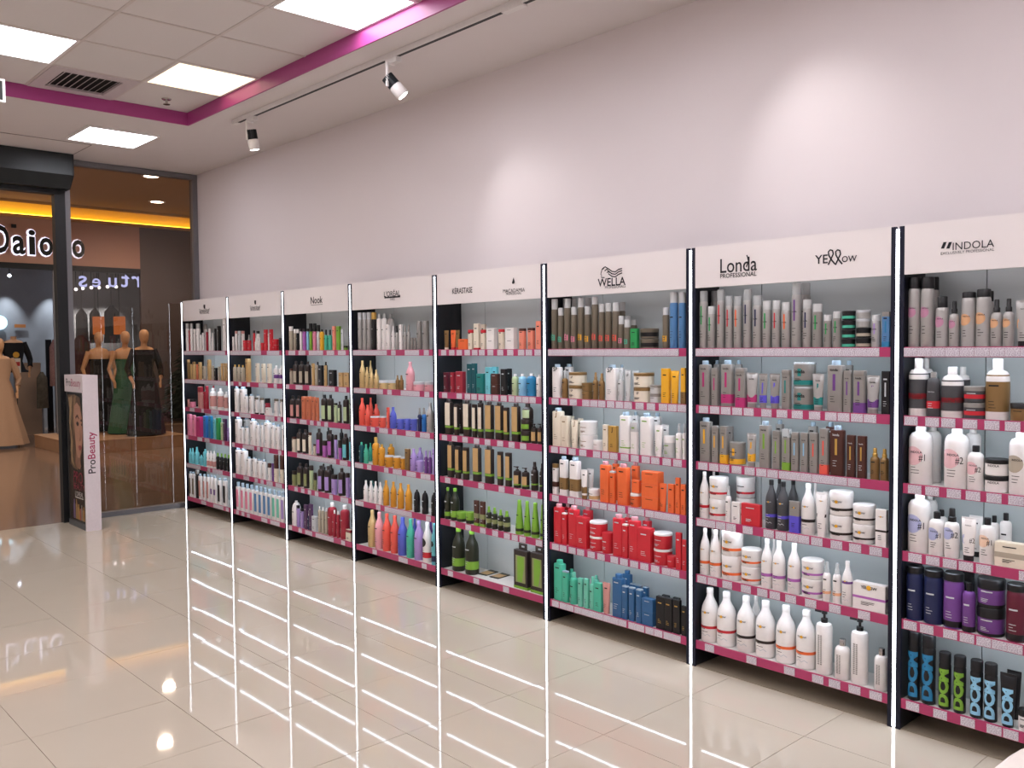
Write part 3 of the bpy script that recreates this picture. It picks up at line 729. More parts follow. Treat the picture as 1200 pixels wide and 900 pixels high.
place(7, 4, '''
bot 95 215 505 white white ch=.075 d=lav t=INDOLA x=#1;bot 170 258 510 white white ch=.075 r2;bot 200 283 597 white black ch=.15 d=lav t=INDOLA x=#1;bot 240 298 587 white black ch=.15 r2
spr 283 362 580 white black d=lav t=INDOLA x=#2;tube 365 455 625 white black d=lav t=INDOLA x=#2;tube 405 487 618 white black r2;bot 463 545 628 white black ch=.15 d=peachy t=INDOLA x=#1
bot 515 570 618 white black ch=.15 r2;bot 560 622 604 white black ch=.15 r2;box 538 712 757 cream q=.3 w=greige:.38:.6''', 1040, 460, 4.2875)
place(7, 5, '''
can 80 155 45 navy black ch=.12 cr=.98;can 155 238 60 navy black ch=.12 cr=.98;can 238 326 72 purple black ch=.14 cr=.98 w=black:0:.14;bot 318 376 118 purple black ch=.16 w=black:0:.12
jar 378 497 95 purple black n=2 ch=.36 w=black:0:.12;can 502 592 120 burg black ch=.12 cr=.98 w=black:0:.14;can 290 372 62 black black r2''', 1040, 650, 3.6)
place(7, 6, '''
can 88 141 322 black black cr=.98 L=ocean;can 146 206 335 black black cr=.98 L=ocean;can 217 271 410 black black cr=.98 L=lime;can 280 334 425 black black cr=.98 L=lime
can 350 406 442 black black cr=.98 L=sky;can 409 467 457 black black cr=.98 L=sky;tube 470 552 500 black black L=sky;tube 500 572 488 black black r2;jar 552 612 650 white black''', 1040, 650, 3.6)
place(6, 1, '''
can 85 132 420 silver clear b=green t=londa;can 135 180 502 silver frost b=green t=londa;can 140 185 420 silver clear r2;can 185 230 412 silver clear b=red t=londa;can 232 275 447 silver clear b=red t=londa;can 276 322 448 silver clear b=orange t=londa
can 328 375 410 silver clear b=navy t=londa;can 380 432 445 silver clear b=navy t=londa;can 432 482 473 silver frost b=green t=londa;can 485 532 470 silver frost b=red t=londa;can 536 588 480 silver frost b=orange t=londa
can 590 645 375 silver clear b=purple t=londa;can 640 692 375 silver clear r2;can 650 700 466 silver frost b=navy t=londa;can 703 758 488 grey frost b=green t=londa;can 762 808 548 grey frost b=green t=londa;can 812 860 530 grey frost b=green t=londa
jar 862 936 527 black black n=4 w=mint:.15:.45 np;jar 938 1020 618 black black n=2 w=greige:.15:.45 np;jar 940 1018 522 silver paleg n=2 zb=618 np;can 1022 1072 548 silver frost b=lilac t=londa;blk 1076 1132 532 sblue grey b=ocean w=ocean:0:.17''', 800, 250, 4.615)
place(6, 2, '''
sq 85 162 57 grey icy b=magenta t=londa;sq 165 207 55 grey icy r2;blk 152 202 97 grey b=magenta t=londa;sq 203 287 55 grey icy b=magenta w=magenta:.08:.27 t=londa;sq 282 327 55 grey icy r2;blk 287 360 97 grey b=magenta w=magenta:0:.25 t=londa
tube 328 412 122 silver grey b=magenta w=magenta:.17:.38 t=londa;tube 405 467 127 grey b=violet w=violet:.17:.38 t=londa;tube 462 537 127 grey b=violet w=violet:.17:.38 t=londa;blk 537 597 107 grey b=teal t=londa
jar 595 717 65 grey clear n=2 ch=.1 b=teal w=teal:.02:.25 t=londa;tube 695 774 128 silver grey b=teal w=teal:.17:.38 t=londa;sq 778 887 57 grey icy b=purple t=londa;sq 872 927 57 grey icy r2;blk 868 922 110 grey b=purple t=londa
blk 920 1002 110 grey b=purple w=purple:0:.25 t=londa;tube 985 1077 137 silver grey b=purple w=purple:.17:.38 t=londa;box 1075 1128 115 black b=paleg''', 800, 410, 4.615)
place(6, 3, '''
sq 88 167 365 grey icy b=yellow t=londa;blk 155 202 410 grey b=yellow t=londa;blk 200 252 412 grey b=yellow w=yellow:0:.25 t=londa;blk 245 277 412 grey r2;jar 253 341 497 grey ch=.08 b=yellow w=yellow:.05:.28;tube 340 407 450 silver grey b=yellow w=yellow:.17:.4 t=londa
sq 410 487 385 grey icy b=lime t=londa;sq 500 552 378 grey icy r2;blk 483 537 437 grey b=lime t=londa;blk 535 592 427 grey clear ch=.2 b=lime w=lime:0:.2 t=londa;blk 585 637 445 grey b=sky t=londa;blk 635 687 447 grey b=sky t=londa;blk 685 740 447 grey b=coral t=londa
sq 675 737 388 grey icy r2;blk 738 797 425 grey b=coral w=coral:0:.22 t=londa;sq 795 887 408 brown icy b=gold t=londa;sq 770 832 390 brown icy r2;blk 885 942 460 brown b=gold t=londa;blk 942 1002 465 brown b=gold t=londa;spr 1015 1067 530 bronze gold;spr 1068 1117 535 bronze gold''', 800, 410, 4.615)
Y = ' t=YELLOW'
place(6, 4, '''
fla 88 148 57 white w=red:.23:.29%s;fla 130 167 55 white r2;jar 148 258 85 white n=2 w=red:.22:.32%s;jar 262 362 80 white n=2 r2 w=red:.22:.32;spr 232 264 135 white clear;box 264 316 225 white q=.3 y=.004;box 316 432 235 red q=.22 y=.004
fla 448 512 102 dgrey black w=violet:.25:.31%s;fla 512 578 112 dgrey black w=violet:.25:.31%s;fla 500 547 95 dgrey black r2;fla 570 627 102 dgrey black r2;box 577 640 222 grey w=violet:0:.55%s;fla 642 718 122 white w=dbrown:.25:.31%s
fla 700 737 118 white r2;tube 715 792 170 white w=dbrown:.45:.52%s;tube 755 802 165 white r2;jar 795 922 160 white n=2 w=dbrown:.22:.32%s;jar 922 1046 232 white n=2 w=dbrown:.22:.32%s;box 1042 1114 265 white w=dbrown:.4:.46%s''' % ((Y,)*10), 800, 540, 4.615)
place(6, 5, '''
fla 93 150 362 white w=orange:.25:.31%s;fla 147 212 372 white w=orange:.25:.31%s;fla 145 172 362 white r2;fla 192 217 372 white r2;jar 212 329 375 white n=2 w=orange:.22:.33%s;jar 318 429 472 white n=2 w=orange:.22:.33%s
fla 425 490 420 white w=orchid:.25:.31%s;fla 486 558 432 white w=orchid:.25:.31%s;fla 478 512 420 white r2;fla 568 640 445 white w=orchid:.25:.31%s;jar 645 767 530 white n=2 w=orchid:.22:.33%s
spr 758 803 545 white clear w=peach:.2:.27;spr 812 859 552 white clear w=peach:.2:.27;fla 862 923 540 white w=purple:.5:.55%s;box 920 1117 668 white q=.25 w=orchid:.42:.52%s''' % ((Y,)*10), 800, 540, 4.615)
place(6, 6, '''
fla 92 188 83 white w=red:.26:.31%s;fla 185 291 107 white w=red:.26:.31%s;fla 292 396 130 white w=dbrown:.26:.31%s;fla 368 427 125 white r2;fla 395 504 155 white w=dbrown:.26:.31%s;fla 505 615 180 white w=orange:.26:.31%s
fla 614 727 205 white w=orange:.26:.31%s;pump 722 812 207 white black vt;bot 823 907 362 white chrome ch=.16 vt;pump 912 1006 250 white black vt;bot 1037 1117 412 white chrome ch=.16 vt''' % ((Y,)*6), 800, 670, 4.615)
E1 = ' t=EI z=.18 s=.75 p='
place(5, 1, ('''
can 100 150 382 taupe frost ch=.2@mint;can 150 196 447 taupe frost@mint;can 197 247 378 taupe frost@pink;can 247 294 440 taupe frost@pink;can 297 347 372 taupe frost@yellow;can 347 398 437 taupe frost@yellow;can 400 450 365 taupe frost ch=.14@coral
can 452 500 415 taupe frost@coral;can 500 552 410 taupe frost@coral;can 553 606 408 taupe frost@coral;can 150 195 380 taupe frost r2;can 250 295 378 taupe frost r2;can 350 402 370 taupe frost r2;can 605 652 405 taupe frost r2
can 597 642 505 taupe frost ch=.25@pink;can 640 687 505 taupe frost r2;can 640 691 535 taupe frost ch=.25@mint;can 690 737 535 taupe frost r2;box 690 758 600 green;jar 757 890 598 taupe n=2 w=black:.2:.6 np;can 925 977 443 taupe frost@yellow
can 978 1042 332 sblue frost;can 1045 1101 332 sblue frost''').replace('@', E1), 630, 290, 6.316)
place(5, 2, '''
sq 103 192 105 white icy t=SP;sq 195 272 103 white icy r2;bot 183 229 150 bronze clear ch=.28;jar 228 361 163 cream bronze n=2 ch=.22 t=SP;jar 328 409 242 bronze n=2;spr 408 451 165 bronze;spr 452 498 172 bronze
sq 498 611 110 white icy t=SP;sq 600 647 108 white icy r2;bot 595 642 150 frost clear ch=.28;tube 642 702 148 frost t=SP;tube 692 758 148 frost r2;jar 708 858 168 cream bronze n=2 ch=.22 t=SP;jar 832 916 258 frost grey n=2
box 913 987 138 yellow q=.4;tube 972 1060 153 yellow;box 1058 1102 135 yellow w=bronze:0:.35''', 630, 410, 6.316)
place(5, 3, '''
sq 107 209 428 cream icy p=bronze t=J;blk 165 245 487 cream p=bronze;blk 232 274 487 cream r2;tube 240 314 515 cream p=bronze t=J;tube 288 347 505 cream r2;jar 312 441 525 white n=2 p=bronze;jar 412 491 665 white p=bronze;box 480 532 555 cream p=bronze;box 522 601 565 gold t=J
sq 602 709 458 white icy w=lime:.13:.16 p=lime;sq 700 752 458 white icy r2;blk 685 754 532 white frost ch=.3 p=lime;sq 753 869 467 white icy p=lime;sq 852 922 465 white icy r2;tube 855 937 555 white p=lime;tube 912 982 552 white r2
jar 935 1023 635 frost white p=lime;bot 1022 1075 545 white clear ch=.25 p=lime;bot 1072 1103 545 white clear ch=.25 p=lime''', 630, 410, 6.316)
place(5, 4, '''
blk 107 159 83 white bronze w=brown:.25:.42;sq 157 234 28 white icy w=bronze:.16:.46;sq 230 329 37 white icy w=bronze:.16:.46;tube 312 380 127 white bronze w=bronze:.2:.42;tube 357 426 120 white bronze r2;jar 380 461 268 white w=tan:.1:.4
sq 455 555 65 orange pinkc;sq 550 607 58 orange pinkc r2;blk 530 585 138 orange paleg ch=.05;sq 583 695 83 orange pinkc;sq 690 762 72 orange pinkc r2;jar 687 769 300 orange white ch=.2;box 697 769 208 orange zb=300 y=.02;box 768 936 148 orange n=3 q=.5
tube 888 967 228 orange;box 963 1021 238 orange;box 1018 1061 190 orange;box 1058 1106 240 orange''', 630, 530, 6.316)
place(5, 5, '''
sq 113 207 378 red pinkc;sq 195 252 380 red pinkc r2;blk 177 229 447 red white ch=.04;sq 228 329 395 red pinkc;sq 330 416 400 red pinkc r2;box 300 407 487 red;jar 370 506 503 red white n=2 ch=.14;jar 468 553 587 red
sq 550 657 458 red pinkc;sq 642 697 455 red pinkc r2;blk 623 684 530 red white ch=.04;sq 678 789 478 red pinkc;sq 772 852 480 red pinkc r2;box 757 891 568 red;jar 840 981 587 red white n=2 ch=.14;jar 945 1023 760 red;box 1020 1072 598 red;box 1068 1111 650 red''', 630, 530, 6.316)
place(5, 6, '''
sq 117 218 100 mint;blk 177 237 182 mint icy ch=.04;bot 222 282 167 mint r2;bot 240 299 190 mint sea ch=.16;blk 295 342 235 sea ch=.3;blk 340 387 240 sea ch=.3;bot 385 432 225 sea ch=.2;bot 412 457 215 sea r2;box 415 488 275 mint;tube 470 551 268 dusty
sq 550 661 205 dsblue;sq 642 730 182 dsblue r2;blk 617 676 290 dsblue icy ch=.03;blk 672 730 303 dsblue icy ch=.03;blk 725 787 317 dsblue icy ch=.03;blk 663 720 270 dsblue icy ch=.03 r2;blk 714 770 283 dsblue icy ch=.03 r2;blk 772 829 297 dsblue icy ch=.03 r2
box 770 881 395 dsblue n=2 q=.5;box 875 957 378 black p=gold;box 937 1012 390 black p=gold;box 1000 1067 402 black p=gold;box 1063 1111 447 black p=gold;box 918 982 367 black r2;box 1000 1060 385 black r2''', 630, 640, 6.316)
place(4, 1, '''
tube 105 168 578 bronze cream;tube 162 237 575 orange red;tube 225 282 575 bronze red;box 217 317 655 orange y=.002 q=.2;blk 320 378 572 cream red ch=.16;box 373 436 518 cream w=red:0:.08;box 437 488 525 cream r2;blk 433 491 572 cream red ch=.16;box 485 586 560 white n=2
blk 590 653 567 cream red ch=.14;box 650 762 557 white n=2;blk 770 842 560 salmon brown ch=.12;blk 845 921 555 salmon brown ch=.12;box 920 982 497 salmon''', 505, 310, 7.5)
place(4, 2, '''
blk 122 192 140 burg;blk 190 247 138 crimson;box 245 351 133 crimson;box 358 427 55 dteal;box 422 484 50 dteal;blk 432 551 150 teal ch=.08;box 543 617 90 aqua;box 612 682 85 aqua r2;box 600 696 155 brown n=2;box 697 772 108 black;box 762 816 103 black r2
bot 812 882 155 pgreen white ch=.1;bot 878 962 155 sky white ch=.1;bot 960 1063 150 ocean white ch=.1;bot 1058 1121 160 white ch=.1''', 505, 420, 8.571)
A = ' l=cream:.27:.9 w=lime:.2:.26 np'; T_ = ' l=tan:.27:.9 w=lime:.2:.26 np'
place(4, 3, ('sq 133 229 400 dbrown@;blk 227 287 455 dbrown@;sq 280 332 445 dbrown r2;sq 315 413 400 dbrown@;blk 408 467 460 dbrown@;blk 467 531 455 dbrown@;sq 462 532 415 dbrown r2;sq 535 639 418 dbrown#;sq 637 736 425 dbrown#;blk 725 791 492 dbrown#;sq 802 906 440 dbrown#\n'
 'jar 905 1029 610 dbrown n=2 l=lime:.2:.6 np;bot 915 1029 440 dbrown zb=610 ch=.2 l=pgreen:.1:.6 np;pump 1005 1072 655 dbrown l=tan:.15:.6 np;pump 1070 1126 655 dbrown l=tan:.15:.6 np').replace('@', A).replace('#', T_), 505, 420, 8.571)
place(4, 4, ('sq 153 227 60 dbrown#;blk 227 291 105 dbrown#;blk 300 372 115 dbrown#;sq 392 491 78 dbrown#;sq 508 613 88 dbrown#;blk 632 698 157 dbrown#;blk 707 781 168 dbrown#\n'
 'pump 790 866 298 dbrown l=tan:.2:.6 w=lime:.14:.19 np;pump 870 946 312 dbrown l=tan:.2:.6 w=lime:.14:.19 np;spr 957 1031 255 dbrown w=lime:.2:.25;spr 1038 1091 270 dbrown w=lime:.2:.25').replace('#', T_), 505, 510, 8.18)
place(4, 5, '''
fla 128 194 500 dolive lime w=lime:.1:.24;fla 190 277 507 dolive lime w=lime:.1:.3;jar 243 336 727 lime w=dolive:0:.3;jar 335 416 733 lime w=dolive:0:.3;box 410 466 628 brown w=lime:0:.12 w=olive:.3:.5;box 467 526 640 brown w=lime:0:.12 w=olive:.3:.5
spr 528 584 680 dolive lime w=olive:.25:.45;spr 580 641 693 dolive lime w=olive:.25:.45;spr 640 696 712 dolive lime w=olive:.25:.45;spr 692 763 725 dolive lime w=olive:.25:.45;cone 808 888 618 lime w=dolive:.1:.18;cone 887 957 630 lime w=dolive:.1:.18;cone 960 1041 647 lime w=dolive:.1:.18;cone 1045 1093 665 lime w=dolive:.1:.18''', 505, 510, 8.18)
place(4, 6, '''
fla 170 276 120 dolive lime w=lime:.12:.3;fla 275 388 140 dolive lime w=lime:.12:.3''', 505, 600, 6.92)
place(3, 1, '''
can 97 137 320 silver paleg;can 135 172 320 silver paleg;can 170 209 318 silver paleg;can 207 252 318 black gold;bot 250 294 330 white frost;bot 290 337 328 white frost;bot 337 391 330 white frost r2;blk 322 367 415 white;spr 370 402 425 white;spr 400 432 428 silver black;blk 430 466 418 white
spr 465 497 425 silver grey;spr 495 527 418 silver grey;blk 527 551 525 grey;blk 551 576 525 grey;can 575 621 390 grey ch=.35;can 622 679 388 grey ch=.35''', 405, 320, 6.925)
place(3, 2, '''
fla 110 162 710 champ;fla 155 192 762 champ;fla 185 219 710 champ r2;fla 190 231 780 champ;fla 228 269 783 champ;jar 270 351 868 champ paleg;jar 345 411 868 champ paleg;spr 405 437 828 bronze;spr 435 471 828 bronze;fla 487 561 718 rose;jar 550 641 880 rose paleg;jar 640 731 880 rose paleg''', 405, 320, 6.925)
place(3, 3, '''
fla 107 162 182 coral;fla 155 202 238 coral;fla 185 222 180 coral r2;fla 222 276 232 coral r2;jar 200 276 330 coral paleg ch=.12;jar 272 331 330 coral paleg ch=.12;blk 330 359 258 coral;fla 357 414 255 peri;jar 412 476 352 peri;jar 475 531 350 peri;jar 525 583 353 peri;spr 582 618 263 navy grey;spr 615 656 260 blue grey;fla 655 717 220 silver;fla 712 741 300 silver''', 405, 440, 6.925)
place(3, 4, '''
bot 108 149 540 dteal mint;fla 145 186 557 mint;fla 185 217 547 mint r2;bot 215 276 500 amber gold ch=.2;bot 265 321 558 amber gold;bot 340 398 555 amber gold r2;jar 318 391 648 amber paleg ch=.12;jar 385 451 652 amber paleg ch=.12;jar 445 491 660 amber paleg ch=.12;box 482 531 598 bronze;fla 518 579 593 lilac;fla 575 633 585 lilac r2;jar 570 636 690 lilac;spr 635 669 610 purple lilac;spr 668 701 612 purple lilac;blk 700 738 597 lilac''', 405, 440, 6.925)
place(3, 5, '''
bot 100 142 70 dteal teal r2;fla 133 173 82 white;fla 172 211 87 white;fla 208 244 90 white;fla 243 281 95 white;fla 280 329 82 amber;fla 335 384 92 amber;fla 388 441 103 amber;fla 445 501 113 amber;dome 512 561 152 black;dome 572 624 162 black;dome 642 688 175 black''', 405, 550, 6.425)
place(3, 6, '''
fla 165 237 305 champ;fla 218 289 320 rose;fla 275 346 332 coral;fla 335 406 347 coral;fla 390 469 360 peri;fla 455 522 372 mint;fla 513 591 385 lilac;fla 577 656 397 white w=red:.12:.26 d=black;fla 643 693 405 aqua w=navy:.08:.22 d=black;fla 500 542 355 peri r2;fla 617 664 385 purple r2''', 405, 550, 6.425)
place(2, 1, '''
can 110 153 430 greige white;can 155 182 455 greige white;can 181 209 455 black white;blk 210 240 450 white black;blk 238 278 450 orchid black;blk 276 305 450 sky black;blk 303 337 450 lime black;blk 335 376 450 pink black;blk 375 409 450 paleg black;bot 405 451 458 yellow black ch=.1;bot 447 487 460 mint black ch=.25;bot 485 526 460 mint black ch=.25
can 300 340 400 black r2;can 340 378 400 black r2;can 376 412 415 black r2;box 525 563 428 salmon;box 562 612 428 lime;box 607 641 460 paleg;box 636 675 615 lime w=black:.6:1;box 676 712 612 black''', 325, 330, 8.18)
L2 = ' l=greige:.1:.58 np'
place(2, 2, ('blk 115 152 15 greige brown;bot 150 207 -55 dbrown@;bot 205 263 -55 dbrown@;bot 262 323 -55 dbrown@;blk 325 361 -35 tan;blk 358 391 -20 greige;box 388 446 -15 black p=paleg;blk 445 477 -15 tan;bot 370 406 -50 black r2;bot 447 482 -50 black r2;box 490 571 30 black p=paleg;box 585 641 55 tan;box 640 707 55 tan').replace('@', L2), 325, 430, 8.18)
place(2, 3, '''
bot 120 179 275 dbrown l=dusty:.1:.6 np;bot 178 231 275 dbrown l=dusty:.1:.6 np;box 230 281 285 terra;box 278 331 285 terra;box 330 369 288 terra;box 368 401 295 terra;bot 418 486 265 dbrown black l=pgreen:.1:.6 np;bot 480 541 265 dbrown black l=pgreen:.1:.6 np;blk 540 579 345 pgreen black ch=.1;bot 578 616 330 dbrown l=pgreen:.1:.7 np;bot 628 691 275 dbrown black l=pgreen:.1:.6 np;blk 687 715 300 pgreen''', 325, 430, 8.18)
place(2, 4, '''
blk 135 186 670 cream brown;bot 185 241 595 dbrown l=cream:.1:.6 np;bot 238 299 600 dbrown l=cream:.1:.6 np;blk 295 331 625 cream brown;blk 340 371 740 cream brown;bot 370 431 590 dbrown l=orchid:.1:.6 np;blk 427 479 705 orchid dbrown ch=.3;bot 478 541 605 dbrown l=orchid:.1:.6 np;blk 540 577 650 lilac dbrown ch=.2
blk 580 619 700 orchid dbrown ch=.4;bot 622 686 640 dbrown l=aqua:.1:.6 np;blk 685 720 670 aqua dbrown ch=.2;bot 470 508 580 black r2;bot 595 634 592 black r2''', 325, 430, 8.18)
place(2, 5, '''
blk 125 173 160 olive dbrown ch=.25;bot 172 229 95 dbrown l=olive:.1:.6 np;bot 228 281 100 dbrown l=olive:.1:.6 np;blk 277 319 115 pgreen dbrown ch=.2;blk 315 349 180 olive dbrown ch=.4;bot 353 413 115 dbrown l=lilac:.1:.6 np;bot 412 481 120 dbrown l=lilac:.1:.6 np;bot 385 425 100 dbrown r2;bot 445 495 108 dbrown r2
blk 470 531 195 lilac dbrown ch=.22;bot 533 599 140 dbrown l=lilac:.1:.6 np;blk 597 641 180 lilac dbrown ch=.18;blk 643 668 230 lilac dbrown''', 325, 530, 7.5)
place(2, 6, '''
dome 125 207 425 white;blk 165 201 465 lilac black;blk 200 236 495 lilac black;box 232 276 465 plum;box 280 321 460 plum;spr 265 301 510 navy white;box 293 351 565 paleg;bot 355 388 475 greige white;bot 385 416 483 greige white;bot 415 444 490 greige white;bot 440 523 440 crimson white;bot 483 521 508 crimson white;bot 517 551 517 crimson white;bot 550 636 463 crimson white;box 600 669 685 cream w=crimson:.75:1''', 325, 530, 7.5)
place(1, 1, '''
blk 107 133 535 white;blk 135 166 475 white dusty;blk 165 201 475 paleg;blk 201 241 475 white dusty;box 222 271 575 red;box 268 311 575 red;spr 268 306 515 silver r2;blk 325 353 470 red black;spr 345 374 550 white;blk 360 401 475 white black;blk 382 409 545 white;jar 410 451 600 red;box 440 486 460 red;blk 483 502 500 white;box 498 541 458 red;jar 535 601 560 red n=2;box 600 656 550 black n=2''', 260, 335, 9)
place(1, 2, '''
bot 117 161 -25 greige gold;bot 160 201 -25 greige gold;bot 200 244 -20 greige gold;blk 243 311 -88 tan champ;blk 350 402 -40 cream;blk 413 467 -35 cream;blk 473 531 -35 cream;bot 545 602 -15 white w=purple:.3:.5;bot 600 662 -15 white w=purple:.3:.5''', 260, 430, 9)
place(1, 3, '''
sq 127 189 190 white icy;sq 183 271 195 white icy;sq 235 282 290 white icy;sq 282 343 287 white icy;sq 360 402 287 white icy r2;blk 342 389 320 white taupe w=dbrown:0:.1;blk 395 446 325 white taupe w=dbrown:0:.1;jar 452 511 330 crimson black r2;box 460 529 432 white;blk 547 601 335 white taupe;blk 608 657 340 white taupe''', 260, 430, 9)
place(1, 4, '''
sq 132 221 520 white icy;sq 222 302 530 white icy r2;sq 188 242 625 white icy;sq 235 293 625 white icy;sq 290 381 540 white icy;sq 352 407 590 white icy;sq 405 446 590 white icy;sq 440 531 560 white icy;sq 513 571 590 white icy;sq 560 626 605 white icy;tube 620 667 610 white''', 260, 430, 9)
place(1, 5, '''
sq 125 191 32 white icy;sq 172 258 40 white icy;sq 232 289 125 white icy;sq 285 341 125 white icy;sq 328 396 145 white icy;sq 380 433 155 white icy;blk 435 477 185 white brown ch=.25;box 476 493 190 purple;blk 493 547 105 cream brown ch=.5;blk 550 611 110 cream brown ch=.5''', 260, 520, 8.18)
place(1, 6, ';'.join('sq %d %d %d white icy ch=.16 l=%s:.12:.74 np' % (130+43*i, 186+43*i, 365+9.6*i, c_) for i, c_ in enumerate(['pink']*4+['sblue']*4+['sea', 'sea', 'lilac'])), 260, 520, 8.18)
place(0, 1, '''
can 215 259 390 white silver;blk 258 277 470 crimson;can 275 313 390 white silver;blk 312 345 455 white;can 345 396 390 white silver;spr 390 416 450 white black;blk 415 441 500 white;can 440 481 400 white silver r2;blk 460 491 490 crimson;blk 490 521 450 white;spr 525 556 500 white;blk 558 590 450 black;blk 590 642 420 black;box 655 727 335 white''', 195, 340, 10)
place(0, 2, '''
blk 215 251 12 bronze tan;blk 250 274 60 tan;blk 271 311 35 tan bronze;blk 310 337 60 terra;blk 335 377 40 tan;blk 378 426 80 greige;blk 425 476 12 tan;blk 475 506 75 greige;box 500 541 100 black;blk 540 571 85 greige;blk 570 601 50 tan;blk 600 627 50 tan;blk 625 652 50 tan''', 195, 420, 9)
place(0, 3, '''
jar 218 262 430 dusty;jar 245 312 430 pink black;box 330 387 300 dusty w=crimson:.75:1;blk 385 411 350 crimson;blk 405 447 290 crimson;bot 455 531 315 white w=dusty:.15:.65;bot 535 606 315 white w=dusty:.15:.65;bot 603 662 350 white w=dusty:.15:.7;bot 475 517 285 crimson r2''', 195, 420, 9)
place(0, 4, '''
box 218 271 590 pink;box 270 313 600 pink;box 310 392 620 magenta;box 385 441 610 blue;box 440 492 610 ocean;box 490 526 640 aqua;box 522 577 630 green;box 570 609 680 pgreen;box 595 641 640 plum;box 640 672 735 lilac''', 195, 420, 9)
place(0, 5, '''
spr 205 241 205 aqua;spr 235 272 205 aqua;spr 270 316 195 aqua;bot 315 356 270 aqua;bot 350 396 215 aqua;bot 383 412 230 white w=dusty:.1:.4;bot 410 441 232 white w=dusty:.1:.4;bot 440 477 235 white w=dusty:.1:.4;bot 475 512 250 black lime ch=.2;bot 510 547 256 black lime ch=.2;bot 545 582 262 black lime ch=.2;bot 580 617 268 black lime ch=.2''', 195, 500, 8.18)
place(0, 6, '''
sq 203 242 425 white icy l=taupe:.12:.74 np;sq 240 282 430 white icy l=taupe:.12:.74 np;blk 275 317 415 black grey;sq 303 347 450 white icy l=dusty:.12:.74 np;sq 345 382 455 white icy l=dusty:.12:.74 np;sq 380 421 458 white icy l=dusty:.12:.74 np;sq 415 452 460 white icy l=purple:.3:.5 np;sq 445 487 470 white icy l=purple:.3:.5 np;sq 485 537 490 white icy l=black:.12:.74 np;sq 535 592 495 white icy l=black:.12:.74 np''', 195, 500, 8.18)
label_all()

# two sachets lying on the bottom shelf and two boxed brushes beside them
def sachet(px, py, ang, label):
    p = at(px, py, 2, ZS[5]-.0038); t = empty('sachet', (p.x, max(.05, p.y), ZS[5]-.0034)); t.rotation_euler = (0, 0, ang); tag(t, label, 'sachet', 'sachets on the bottom shelf')
    mesh_obj('pouch', cbox(.075, .13, .005, .001), pm('dolive'), t); mesh_obj('label', box(-.034, .034, -.05, .02, .005, .0056), pm('tan'), t)
sachet(505+470/6.92, 600+495/6.92, .12, 'left flat olive sachet lying on the bottom shelf, fourth-nearest unit'); sachet(505+565/6.92, 600+520/6.92, .1, 'right flat olive sachet lying on the bottom shelf, fourth-nearest unit')
def hang_box(a, b, yt, label):
    x0 = at(505+a/6.92, 600+yt/6.92, 1, .02).x; x1 = at(505+b/6.92, 600+yt/6.92, 1, .05).x; w = x1-x0
    z0 = ZS[5]-.0034; h = at(505+a/6.92, 600+yt/6.92, 1, .02).z-z0
    t = empty('brush_carton', (x0+w/2, .035, z0)); tag(t, label, 'carton', 'brush cartons on the bottom shelf')
    mesh_obj('carton_body', cbox(w, .03, h*.86), pm('dbrown'), t)
    mesh_obj('hang_tab', join(box(-w*.3, -w*.12, .006, .009, h*.86, h), box(w*.12, w*.3, .006, .009, h*.86, h), box(-w*.12, w*.12, .006, .009, h*.86, h*.91), box(-w*.12, w*.12, .006, .009, h*.95, h)), pm('dbrown'), t)
    mesh_obj('window', box(-w*.36, w*.36, -.0156, -.015, h*.14, h*.74), pm('olive'), t)
    mesh_obj('brush_head', ([(-w*.22, -.0162, h*.16), (w*.12, -.0162, h*.16), (w*.2, -.0162, h*.34), (w*.28, -.0162, h*.5), (w*.26, -.0162, h*.72), (-w*.22, -.0162, h*.72)], [(0, 1, 2, 3, 4, 5)]), pm('lime'), t)
    mesh_obj('base_band', box(-w/2-.0004, w/2+.0004, -.0155, .0155, .002, h*.06), pm('lime'), t)
hang_box(670, 808, 248, 'left dark carton with green window, hang tab and lime base, bottom shelf')
hang_box(805, 940, 270, 'right dark carton with green window, hang tab and lime base, bottom shelf')
